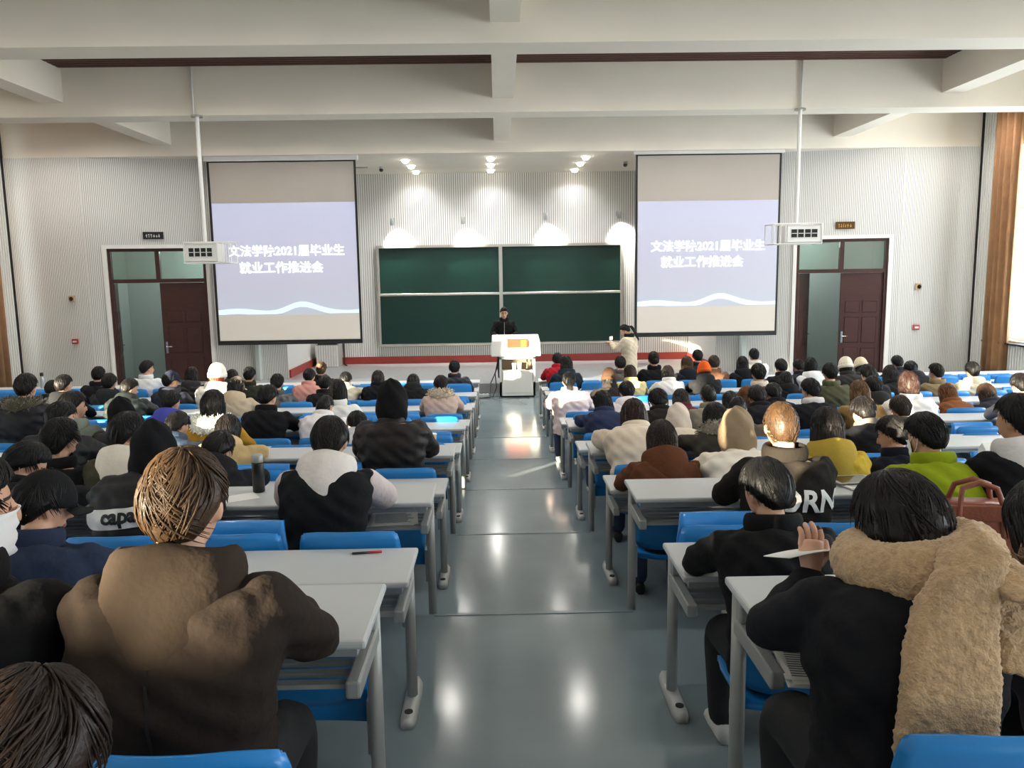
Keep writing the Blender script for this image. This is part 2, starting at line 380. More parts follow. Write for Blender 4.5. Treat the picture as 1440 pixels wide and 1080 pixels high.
# ------------------------------------------------------------------ side walls with windows and curtains
def side_wall(side, X, wins, sgn):
    g = G(); xs = (X-0.3, X) if sgn < 0 else (X, X+0.3)
    y = -13.0
    for cy, hw, sill, TOPW in wins:
        g.box(*xs, y, cy-1.9, -0.3, CZ); g.box(*xs, cy-1.9, cy+1.9, -0.3, sill); g.box(*xs, cy-1.9, cy+1.9, TOPW, CZ); y = cy+1.9
    g.box(*xs, y, FY+0.3, -0.3, CZ)
    struct(ob('wall_'+side, g, M['wall']), '%s side wall with tall windows' % side)
    for i, (cy, hw, sill, TOPW) in enumerate(wins):
        xx = X-0.22 if sgn < 0 else X+0.16
        r = struct(empty('window_%d' % (i+1+(5 if sgn > 0 else 0)), (xx, cy, sill)), 'tall white framed window in the %s wall' % side)
        fr = G(); H = TOPW-sill
        for yy_ in (-1.9, -0.64, 0.58, 1.84): fr.box(0, 0.06, yy_, yy_+0.06, 0, H)
        for zz in (0, H*0.68, H-0.06): fr.box(0, 0.06, -1.9, 1.9, zz, zz+0.06)
        ob('window_frame', fr, M['white'], r)
        for a_, b_ in ((-1.84, -0.64), (-0.58, 0.58), (0.64, 1.84)):
            for z_, y_ in ((0.06, H*0.68), (H*0.68+.06, H-.06)): ob('pane', G().box(0.025, 0.033, a_, b_, z_, y_), M['pane'], r)
        # curtains hang inside from a rail
        xc = X+0.22 if sgn < 0 else X-0.22
        for sd_ in (-1, 1):
            y0, y1 = (cy-2.15, cy-hw) if sd_ < 0 else (cy+hw, cy+2.15)
            n_ = max(10, int((y1-y0)/0.02)); c = G(); amp = 0.075; ct_ = CZ-0.06 if cy > 9 else TOPW+0.18
            ring = []
            for zz in (sill-0.9 if cy > 9 else sill-0.3, sill+1.0, ct_-0.06, ct_):
                row = [(xc+amp*math.sin(j*0.62+0.7*math.sin(j*.23))*(1 if zz < ct_ else .8), y0+(y1-y0)*j/n_, zz) for j in range(n_+1)]
                ring.append(row+[(p[0]+0.012, p[1], p[2]) for p in row[::-1]])
            c.loft(ring, True)
            tag(ob('curtain', smooth(c.mesh('curtain')), M['curtain']),
                'brown pleated curtain, %s wall, %s half of the %s window from the front' % (side, 'near' if sd_ < 0 else 'far', ORD[4-i]), 'curtain', 'brown curtains at the side windows')
side_wall('left', WX_L, WIN_L, -1)
side_wall('right', WX_R, WIN_R, 1)
struct(ob('wall_rear', G().box(WX_L-.3, WX_R+.3, -13.3, -13.0, -0.3, CZ), M['wall']), 'plain rear wall')
for sgn, X in ((-1, WX_L), (1, WX_R)):   # dark joint and slatted pilaster at the corner
    struct(ob('trim_%d' % (60+sgn), G().box(*(sorted((X-sgn*0.0, X-sgn*0.05))), FY-0.06, FY+0.02, 0, CZ), M['hole']), 'dark vertical joint in the corner')
    g = G(); y = FY-0.75
    while y < FY-0.1: g.box(*(sorted((X, X-sgn*0.03))), y, y+PITCH*.66, 0, CZ); y += PITCH
    o = struct(ob('trim_%d' % (65+sgn), g, M['slat']), 'narrow slatted strip on the side wall by the corner')
g = G(); y = 14.1
while y < 18.3: g.box(WX_R-0.16, WX_R-0.13, y, y+PITCH*.66, 0, 1.02); y += PITCH
g.box(WX_R-0.13, WX_R-0.005, 14.1, 18.35, 0, 1.0)
rc = tag(empty('radiator_cover', (0, 0, 0)), 'white slatted radiator cover with dark top under the right window', 'radiator cover')
ob('slatted_front', g, M['slat'], rc); ob('cover_top', G().box(WX_R-0.2, WX_R-.005, 14.1, 18.35, 1.02, 1.06), M['dark'], rc)

# ------------------------------------------------------------------ chalkboard
Zr = lambda z: z+EYE
cb = tag(empty('chalkboard', (0, BACKY-0.1, 0)), 'dark green four-panel sliding chalkboard in a metal frame on the back wall', 'chalkboard')
bx0, bx1, bz0, bz1 = -3.35, 3.45, Zr(-1.98), Zr(0.72); bm_ = 0.07
fr = G(); t = 0.07
fr.box(bx0-t, bx0, -0.08, 0.06, bz0-t, bz1+t); fr.box(bx1, bx1+t, -0.08, 0.06, bz0-t, bz1+t)
fr.box(bx0, bx1, -0.08, 0.06, bz1, bz1+t); fr.box(bx0, bx1, -0.08, 0.06, bz0-t, bz0); fr.box(bm_-0.05, bm_+0.05, -0.08, 0.06, bz0, bz1)
ob('board_frame', fr, M['alu'], cb)
ob('chalk_tray', G().box(bx0-t, bx1+t, -0.14, -0.08, bz0-t, bz0-t+0.03), M['alu'], cb)
zm = Zr(-0.6)
for x0, x1 in ((bx0, bm_-0.05), (bm_+0.05, bx1)):
    ob('upper_board', G().box(x0, x1, 0.0, 0.03, zm-0.03, bz1), M['board'], cb)
    ob('lower_board', G().box(x0, x1, -0.05, -0.02, bz0, zm), M['board'], cb)
    ob('board_rail', bevel_mesh(G().box(x0, x1, -0.075, -0.015, zm-0.02, zm+0.05).mesh('board_rail'), .01, 1), M['alu'], cb)

# ------------------------------------------------------------------ projection screens with the projected slide
def slide_mat():
    m = bpy.data.materials.new('projected_slide'); m.use_nodes = True; nt = m.node_tree; b = nt.nodes['Principled BSDF']
    tc = nt.nodes.new('ShaderNodeTexCoord'); sp = nt.nodes.new('ShaderNodeSeparateXYZ'); r = nt.nodes.new('ShaderNodeValToRGB')
    mr = nt.nodes.new('ShaderNodeMapRange'); mr.inputs['From Min'].default_value = 0; mr.inputs['From Max'].default_value = 2.7
    nt.links.new(tc.outputs['Object'], sp.inputs[0]); nt.links.new(sp.outputs['Z'], mr.inputs['Value']); nt.links.new(mr.outputs[0], r.inputs['Fac'])
    e = r.color_ramp.elements; e[0].position = 0.0; e[0].color = (*srgb('b8c4d4'), 1); e[1].position = 1.0; e[1].color = (*srgb('b4bbe0'), 1)
    x = e.new(0.25); x.color = (*srgb('bcbcd2'), 1)
    b.inputs['Base Color'].default_value = (*srgb('8a8a8c'), 1); b.inputs['Roughness'].default_value = 0.9
    nt.links.new(r.outputs['Color'], b.inputs['Emission Color']); b.inputs['Emission Strength'].default_value = 0.5
    return m
M['slide'] = slide_mat()
M['slide_text'] = mat('projected_text', 'dfe6ea', 0.9, emit='f2f8fa', estr=0.95)
M['slide_wave'] = mat('projected_wave', 'aab8c4', 0.9, emit='cfe4f0', estr=0.62)
TXT = ["\u6587\u6cd5\u5b66\u96622021\u5c4a\u6bd5\u4e1a\u751f", "\u5c31\u4e1a\u5de5\u4f5c\u63a8\u8fdb\u4f1a"]
def screen(x0, x1, z0, z1, sz0, sz1, label):
    wd = x1-x0; Y = 19.3
    r = tag(empty('projection_screen', (x0, Y, z0)), label, 'projection screen')
    H = z1-z0
    ob('screen_cloth', G().box(0.05, wd-0.05, 0, 0.012, 0.06, H), M['screen'], r)
    bd = G(); bd.box(0, 0.05, -0.004, 0.014, 0, H); bd.box(wd-0.05, wd, -0.004, 0.014, 0, H); bd.box(0.05, wd-0.05, -0.004, 0.014, 0, 0.06); bd.box(0.05, wd-.05, -.004, .014, H-.03, H)
    ob('black_border', bd, M['dark'], r)
    ob('weight_bar', bevel_mesh(G().box(0, wd, -0.02, 0.03, -0.04, 0.005).mesh('weight_bar'), .01, 1), M['dark'], r)
    hs = G().box(-0.05, wd+0.05, -0.05, 0.10, H, SB-z0)
    ob('screen_housing', hs, M['white'], r)
    sl_ = ob('projected_slide', G().box(0.06, wd-0.055, -0.010, -0.006, 0, sz1-sz0), M['slide'], r, (0, 0, sz0-z0))
    ob('dim_raster', G().box(0.06, wd-0.055, -0.009, -0.005, 0.07, sz0-z0), mat('projector_black_level', 'b8b2a8', 0.9, emit='d8d0c4', estr=0.22), r)
    hh = sz1-sz0
    for i, (t_, zz, sz) in enumerate(zip(TXT, (0.57, 0.42), (0.275, 0.285))):
        me = text_mesh(t_, sz, 0.0, bold=0.006)
        ob('lettering', me, M['slide_text'], sl_, (wd*0.5+(0.02 if i == 0 else -0.12), -0.014, hh*zz), (math.pi/2, 0, 0))
    wv = G(); N = 24
    top = [(0.06+(wd-0.115)*j/N, 0.13+0.035*math.sin(j*0.5)+0.16*math.exp(-((j-14)/3.2)**2)) for j in range(N+1)]
    wv.prism(top+[(p[0], max(0.02, p[1]-0.13)) for p in top[::-1]], -0.013, -0.0102)
    ob('slide_wave', wv, M['slide_wave'], sl_)
    return r
screen(-6.77, -3.30, Zr(-1.60), Zr(2.66), Zr(-0.93), Zr(1.70), 'white projection screen left of the chalkboard showing a pale blue slide')
screen(3.28, 6.74, Zr(-1.56), Zr(2.70), Zr(-0.88), Zr(1.62), 'white projection screen right of the chalkboard showing a pale blue slide')

# ------------------------------------------------------------------ projectors on poles
def projector(x0, x1, z0, z1, px, cage, label):
    Y = 14.3
    r = tag(empty('ceiling_projector', ((x0+x1)/2, Y, z0)), label, 'projector')
    w2 = (x1-x0)/2; H = z1-z0; s = 0.72
    a, b = (-w2, w2*0.45) if cage > 0 else (-w2*0.45, w2)
    ob('projector_body', bevel_mesh(G().box(a, b, -0.02, 0.42, 0.02, H-0.02).mesh('projector_body'), 0.015, 2), M['white'], r)
    k = 4; step = (b-a-0.14)/k
    for i in range(k):
        v = G().box(a+0.07+i*step+0.012, a+0.07+(i+1)*step-0.012, -0.03, -0.018, H*0.32, H*0.72)
        vn = ob('vent', v, M['hole'], r)
        ob('vent_fin', G().box(a+0.07+i*step+0.012, a+0.07+(i+1)*step-0.012, -0.036, -0.03, H*0.5, H*0.53), M['white'], vn)
    cg = G(); R_ = 0.012
    for yy_ in (-0.03, 0.43):
        for zz in (0.0, H): cg.tube([(-w2, yy_, zz), (w2, yy_, zz)], R_, 6)
        for xx in (-w2, w2, cage*w2*0.72, cage*w2*.5): cg.tube([(xx, yy_, 0), (xx, yy_, H)], R_*.8, 6)
    for xx in (-w2, w2):
        for zz in (0.0, H): cg.tube([(xx, -0.03, zz), (xx, 0.43, zz)], R_, 6)
    ob('security_cage', cg, M['white'], r)
    ln = G(); ln.tube([(cage*w2*0.2, 0.42, H*.5), (cage*w2*0.2, 0.47, H*.5)], 0.06, 16); ob('lens', ln, M['dark'], r)
    dx = px-(x0+x1)/2
    po = G(); po.tube([(dx, 0.2, H), (dx, 0.2, BB-z0)], 0.035, 12); ob('pole', po, M['white'], r)
    ob('ceiling_flange', G().cyl((dx, 0.2), 0.10, BB-z0-0.03, BB-z0, 16), M['chrome'], r)
projector(-5.50, -4.72, Zr(0.24), Zr(0.60), -5.2, 1, 'white ceiling projector in a cage on a pole before the left screen')
projector(4.88, 5.74, Zr(0.43), Zr(0.78), 5.36, -1, 'white ceiling projector in a cage on a pole before the right screen')
for x, z, lab in ((-5.24, 0, 'left'), (5.36, 0, 'right')):
    tag(ob('conduit', smooth(G().tube([(x, 14.46, BB), (x, 14.46, CZ-.02)], 0.02, 8).mesh('conduit')), M['white']), 'thin white cable conduit up the beam above the %s projector' % lab, 'conduit')

# ------------------------------------------------------------------ lamps above the board
M['glow'] = mat('lamp_lens', 'ffffff', 0.4, emit='fff6e6', estr=25)
WLX = [(-2.92, 1.48), (-0.96, 1.49), (1.34, 1.57), (3.39, 1.59)]
for i, (x, z) in enumerate(WLX):
    r = tag(empty('wall_spotlight', (x, BACKY, Zr(z))), 'grey spotlight on a bracket above the chalkboard, %s of four from the left' % ORD[i], 'spotlight', 'spotlights above the chalkboard')
    ob('wall_plate', G().box(-0.05, 0.05, -0.04, -0.02, -0.07, 0.07), M['metal'], r)
    a = G(); a.tube([(0, -0.03, 0.03), (0, -0.28, 0.06), (0, -0.34, 0.02)], 0.014, 8); ob('arm', a, M['metal'], r)
    h = G(); h.tube([(0, -0.36, 0.05), (0, -0.35, -0.02), (0, -0.31, -0.13)], (0.03, 0.055, 0.065), 14); ob('lamp_head', smooth(h.mesh('lamp_head')), M['metal'], r)
    l = bpy.data.lights.new('wall_spot', 'SPOT'); l.energy = 420; l.spot_size = math.radians(84); l.spot_blend = 0.45; l.color = (1, 0.95, 0.86); l.shadow_soft_size = 0.04
    lo = bpy.data.objects.new('wall_spot', l); COL.objects.link(lo); lo.parent = r; lo.location = (0.06, -0.31, -0.17)
    lo.rotation_euler = Vector((0.08, 0.36, -0.62)).to_track_quat('-Z', 'Y').to_euler()
DLS = [(-2.23, 20.15), (-2.2, 21.2), (-2.19, 22.35), (-0.14, 19.97), (-0.15, 21.12), (-0.16, 22.27), (2.17, 19.93), (2.15, 21.07), (2.13, 22.35)]
NM3 = ['nearest', 'middle', 'rear']; CM3 = ['left', 'centre', 'right']
for i, (x, y) in enumerate(DLS):
    r = tag(empty('recessed_downlight', (x, y, SB)), 'round glowing downlight in the alcove ceiling, %s of the %s three' % (NM3[i % 3], CM3[i//3]), 'downlight', 'alcove downlights')
    ob('trim_ring', G().lathe([(0.10, -0.012), (0.135, -0.012), (0.135, 0.0), (0.10, 0.0)], n=20), M['white'], r)
    ob('lens', smooth(G().lathe([(0.02, -0.085), (0.06, -0.075), (0.085, -0.045), (0.09, -0.004)], n=18).mesh('lens')), M['glow'], r)
    l = bpy.data.lights.new('downlight', 'SPOT'); l.energy = 38 if i % 3 == 2 else 120; l.spot_size = math.radians(150); l.spot_blend = 0.6; l.color = (0.97, 0.98, 1.0); l.shadow_soft_size = 0.09
    lo = bpy.data.objects.new('downlight', l); COL.objects.link(lo); lo.parent = r; lo.location = (0, 0, -0.13)
# downlights in the hall ceiling close to the beams (they wash the beam faces)
kk = 0
for by, e in ((19.1, 165), (14.5, 120), (10.24, 80), (5.95, 80), (1.65, 80)):
    for x in (-10.3, -8.8, -6.2, -4.4, -2.6, -0.95, 1.3, 3.0, 4.8, 6.6, 8.9, 10.4):
        if by < 9 and kk % 2: kk += 1; continue
        kk += 1
        r = tag(empty('ceiling_downlight', (x, by-1.45, CZ-0.06)), 'recessed ceiling downlight, %s from left wall, coffer behind %s beam from front' % (ORD[[-10.3, -8.8, -6.2, -4.4, -2.6, -0.95, 1.3, 3.0, 4.8, 6.6, 8.9, 10.4].index(x)], ORD[[19.1, 14.5, 10.24, 5.95, 1.65].index(by)]), 'downlight', 'coffer downlights hidden above the beams')
        ob('trim_ring', G().lathe([(0.07, -0.012), (0.10, -0.012), (0.10, 0.03), (0.07, 0.03)], n=14), M['white'], r)
        ob('lens', G().cyl((0, 0), 0.07, -0.006, 0.0, 14), M['glow'], r)
        l = bpy.data.lights.new('coffer_light', 'SPOT'); l.energy = e; l.spot_size = math.radians(150); l.spot_blend = 0.9; l.color = (1, 0.96, 0.9); l.shadow_soft_size = 0.1
        lo = bpy.data.objects.new('coffer_light', l); COL.objects.link(lo); lo.parent = r; lo.location = (0, 0, -0.03)

# small fixtures on the alcove ceiling
for x, y, lab in ((-3.0, 21.4, 'left'), (3.3, 21.0, 'right')):
    r = tag(empty('ceiling_camera', (x, y, SB)), 'small grey dome camera on the alcove ceiling, %s side' % lab, 'camera')
    ob('mount', G().cyl((0, 0), 0.05, -0.05, 0, 12), M['metal'], r); ob('dome', smooth(G().ell((0, 0, -0.08), (0.055, 0.055, 0.05), 12, 8).mesh('dome')), M['dark'], r)
    ob('bracket_bar', G().box(-0.55*(1 if x < 0 else -1)-.2, -0.55*(1 if x < 0 else -1)+.2, -0.03, 0.03, -0.03, 0), M['metal'], r)

# ------------------------------------------------------------------ signs and alarm boxes
def plaque(x, z, wd, ht, seg, lab, cols, txt):
    u = uof(x, seg); (ox, oy), ang = local_frame(seg, u)
    nx, ny = math.sin(ang), -math.cos(ang)
    r = tag(empty('door_sign', (ox+nx*0.03, oy+ny*0.03, z), ang), lab, 'sign')
    ob('sign_plate', bevel_mesh(G().box(-wd/2, wd/2, -0.02, 0.0, -ht/2, ht/2).mesh('sign_plate'), .006, 1), cols[0], r)
    lt = G(); rnd = random.Random(int(x*10)); q = -wd*0.36
    while q < wd*0.34:
        w_ = rnd.uniform(0.02, 0.05); zz = rnd.uniform(-ht*.2, ht*.2); lt.box(q, q+w_, -0.024, -0.02, zz-.008, zz+.008); lt.box(q+w_*.4, q+w_*.4+.012, -0.024, -0.02, -ht*.28, ht*rnd.uniform(.05, .3)); q += w_+.02
    ob('lettering', lt, cols[1], r)
plaque(-8.16, Zr(0.985), 0.46, 0.17, DWL, 'small black sign with pale lettering above the left door', (M['hole'], mat('pale_letter', 'cfd2cc', 0.6)), '\u5b89\u5168\u51fa\u53e3')
plaque(8.33, Zr(1.0), 0.44, 0.17, DWR, 'small sign with lettering above the right door, golden sunlight painted in', (mat('sunlit_sign', '5a3d1c', 0.35, metal=0.3), M['gold']), '\u5b89\u5168\u51fa\u53e3')  # plate and letter colours paint in the sunlight on this sign
for x, z, lab, c in ((-10.03, -0.466, 'small beige alarm sounder on left corner panel', 'c8a47c'), (10.03, -0.477, 'small beige alarm sounder on right corner panel', 'c8a47c')):
    r = tag(empty('alarm_sounder', (x, FY-0.022, Zr(z))), lab, 'alarm')
    ob('housing', bevel_mesh(G().box(-0.07, 0.07, -0.05, 0, -0.075, 0.075).mesh('housing'), .01, 1), mat('beige_plastic', c, 0.5), r)
    ob('horn', smooth(G().tube([(0, -0.05, 0), (0, -0.075, 0)], (0.03, 0.05), 14).mesh('horn')), M['dark'], r)
for x, z, lab in ((-10.05, -1.474, 'red fire alarm call point on left corner panel'), (10.03, -1.448, 'red fire alarm call point on right corner panel')):
    r = tag(empty('fire_call_point', (x, FY-0.022, Zr(z))), lab, 'fire alarm')
    ob('housing', bevel_mesh(G().box(-0.075, 0.075, -0.05, 0, -0.06, 0.06).mesh('housing'), .01, 1), mat('red_plastic', 'a3202a', 0.4), r)
    ob('press_plate', G().box(-0.045, 0.045, -0.056, -0.049, -0.02, 0.02), M['white'], r)

# ------------------------------------------------------------------ slatted cabinet in the alcove corner
r = tag(empty('slatted_cabinet', (-4.8, 22.45, PLZ)), 'white slatted cabinet with a dark top in the left alcove corner', 'cabinet')
ob('body', G().box(-0.31, 0.31, -0.2, 0.3, 0, 0.62), M['groove'], r)
u = -0.31; i = 0
while u < 0.28:
    ob('slat', G().box(u+.004, u+0.058, -0.225, -0.2, 0.01, 0.6), M['slat'], r); u += PITCH*.78
ob('dark_top', bevel_mesh(G().box(-0.26, 0.28, -0.22, 0.2, 0.62, 0.72).mesh('dark_top'), .01, 1), M['dark'], r)
tag(ob('shadow_strand', smooth(G().tube([(-4.44, 22.75, 1.05), (-4.43, 22.72, 0.6), (-4.4, 22.6, PLZ+.02), (-4.3, 22.4, PLZ+.02)], 0.02, 6).mesh('shadow_strand')), M['dark']), 'black strand drawn for the shadow line beside the slatted cabinet', 'cable')  # dark tube stands in for the shadow line right of the cabinet

# ------------------------------------------------------------------ podium
pd = tag(empty('podium', (0.39, 17.6, 0)), 'white multimedia lectern with a red and orange plaque in the aisle front', 'lectern')
PX0, PX1 = -0.40, 0.395
b = G(); b.box(PX0, PX0+0.05, 0, 0.6, 0.04, 0.90); b.box(PX1-0.05, PX1, 0, 0.6, 0.04, 0.90); b.box(PX0, PX1, 0.0, 0.6, 0.04, 0.34)
b.box(PX0, PX1, 0.25, 0.6, 0.34, 0.9); b.box(PX0, PX1, 0, 0.6, 0.86, 0.93)
ob('body', b, M['white'], pd)
ob('plinth', G().box(PX0+.02, PX1-.02, 0.03, 0.57, 0, 0.04), M['hole'], pd)
ob('front_panel', bevel_mesh(G().box(PX0+.06, PX1-.06, -0.012, 0.02, 0.10, 0.60).mesh('front_panel'), .008, 1), M['white'], pd)
ob('niche_back', G().box(PX0+.05, PX1-.05, 0.235, 0.25, 0.60, 0.86), mat('niche_brown', '6a5a48', 0.6), pd)
for xx, rr_, hh_ in ((-0.07, 0.05, 0.15), (0.05, 0.05, 0.16)):
    cpp = tag(ob('paper_cup', smooth(G().lathe([(rr_*.75, 0), (rr_, hh_), (rr_*1.06, hh_+.005), (rr_*.9, hh_)], (0.39+xx, 17.72, 0.605), 14).mesh('paper_cup')), M['paper']), 'white paper cup on the %s of the lectern niche' % ('left' if xx < 0 else 'right'), 'cup', 'paper cups in the lectern')
mc = tag(empty('desk_microphone', (0.39+0.24, 17.74, 0.605)), 'black desk microphone standing in the lectern niche', 'microphone')
ob('base', G().cyl((0, 0), 0.06, 0, 0.02, 14), M['dark'], mc); mg = G(); mg.tube([(0, 0, 0.02), (0, 0, 0.16), (-.02, -.01, 0.19)], 0.01, 8); ob('stem', mg, M['dark'], mc); ob('microphone_head', G().ell((-0.02, -.01, 0.205), (0.02, 0.02, 0.03), 10, 6), M['dark'], mc)
ob('niche_shelf', G().box(PX0+.05, PX1-.05, 0.0, 0.25, 0.59, 0.605), M['white'], pd)
tp = G(); tp.add([(-0.58,-0.10,0.93),(0.52,-0.10,0.93),(0.52,0.68,0.93),(-0.58,0.68,0.93),(-0.56,-0.05,1.28),(0.50,-0.05,1.28),(0.50,0.66,1.36),(-0.56,0.66,1.36)],
                 [(0,3,2,1),(4,5,6,7),(0,1,5,4),(1,2,6,5),(2,3,7,6),(3,0,4,7)])
ob('console', bevel_mesh(tp.mesh('console'), 0.02, 2), M['white'], pd)
pl = ob('plaque', bevel_mesh(G().box(-0.22, 0.24, -0.11, -0.07, 1.12, 1.315).mesh('plaque'), .01, 1), mat('orange_plaque', 'b03010', 0.5, var=0.2, vscale=3), pd)
ob('plaque_emblem', G().box(0.08, 0.2, -0.116, -0.11, 1.15, 1.28), mat('yellow_emblem', 'c8781a', 0.5, var=0.1, vscale=6), pl)
ct = G(); ct.tube([(-0.42, 0.35, 0.85), (-0.5, 0.3, 0.5), (-0.47, 0.25, 0.2), (-0.55, 0.1, 0.02), (-0.8, -0.1, 0.02), (-1.1, 0.05, 0.02)], 0.012, 6); ct.tube([(-0.42, 0.4, 0.7), (-0.6, 0.2, 0.3), (-0.62, -0.1, 0.02), (-0.95, -0.2, 0.02)], 0.012, 6)
tag(ob('lectern_cables', smooth(ct.mesh('lectern_cables')), M['dark'], None, (0.39, 17.6, 0)), 'black cables trailing to the floor left of the lectern', 'cable')
ps = tag(empty('power_strip', (-0.38, 17.95, 0)), 'long white power strip on the floor left of the lectern', 'power strip')
ob('strip_body', bevel_mesh(G().box(-0.28, 0.12, -0.03, 0.03, 0, 0.045).mesh('strip_body'), .008, 1), M['white'], ps)
for q in range(4): ob('socket', G().box(-0.25+q*0.09, -0.20+q*0.09, -0.018, 0.018, 0.045, 0.047), M['hole'], ps)

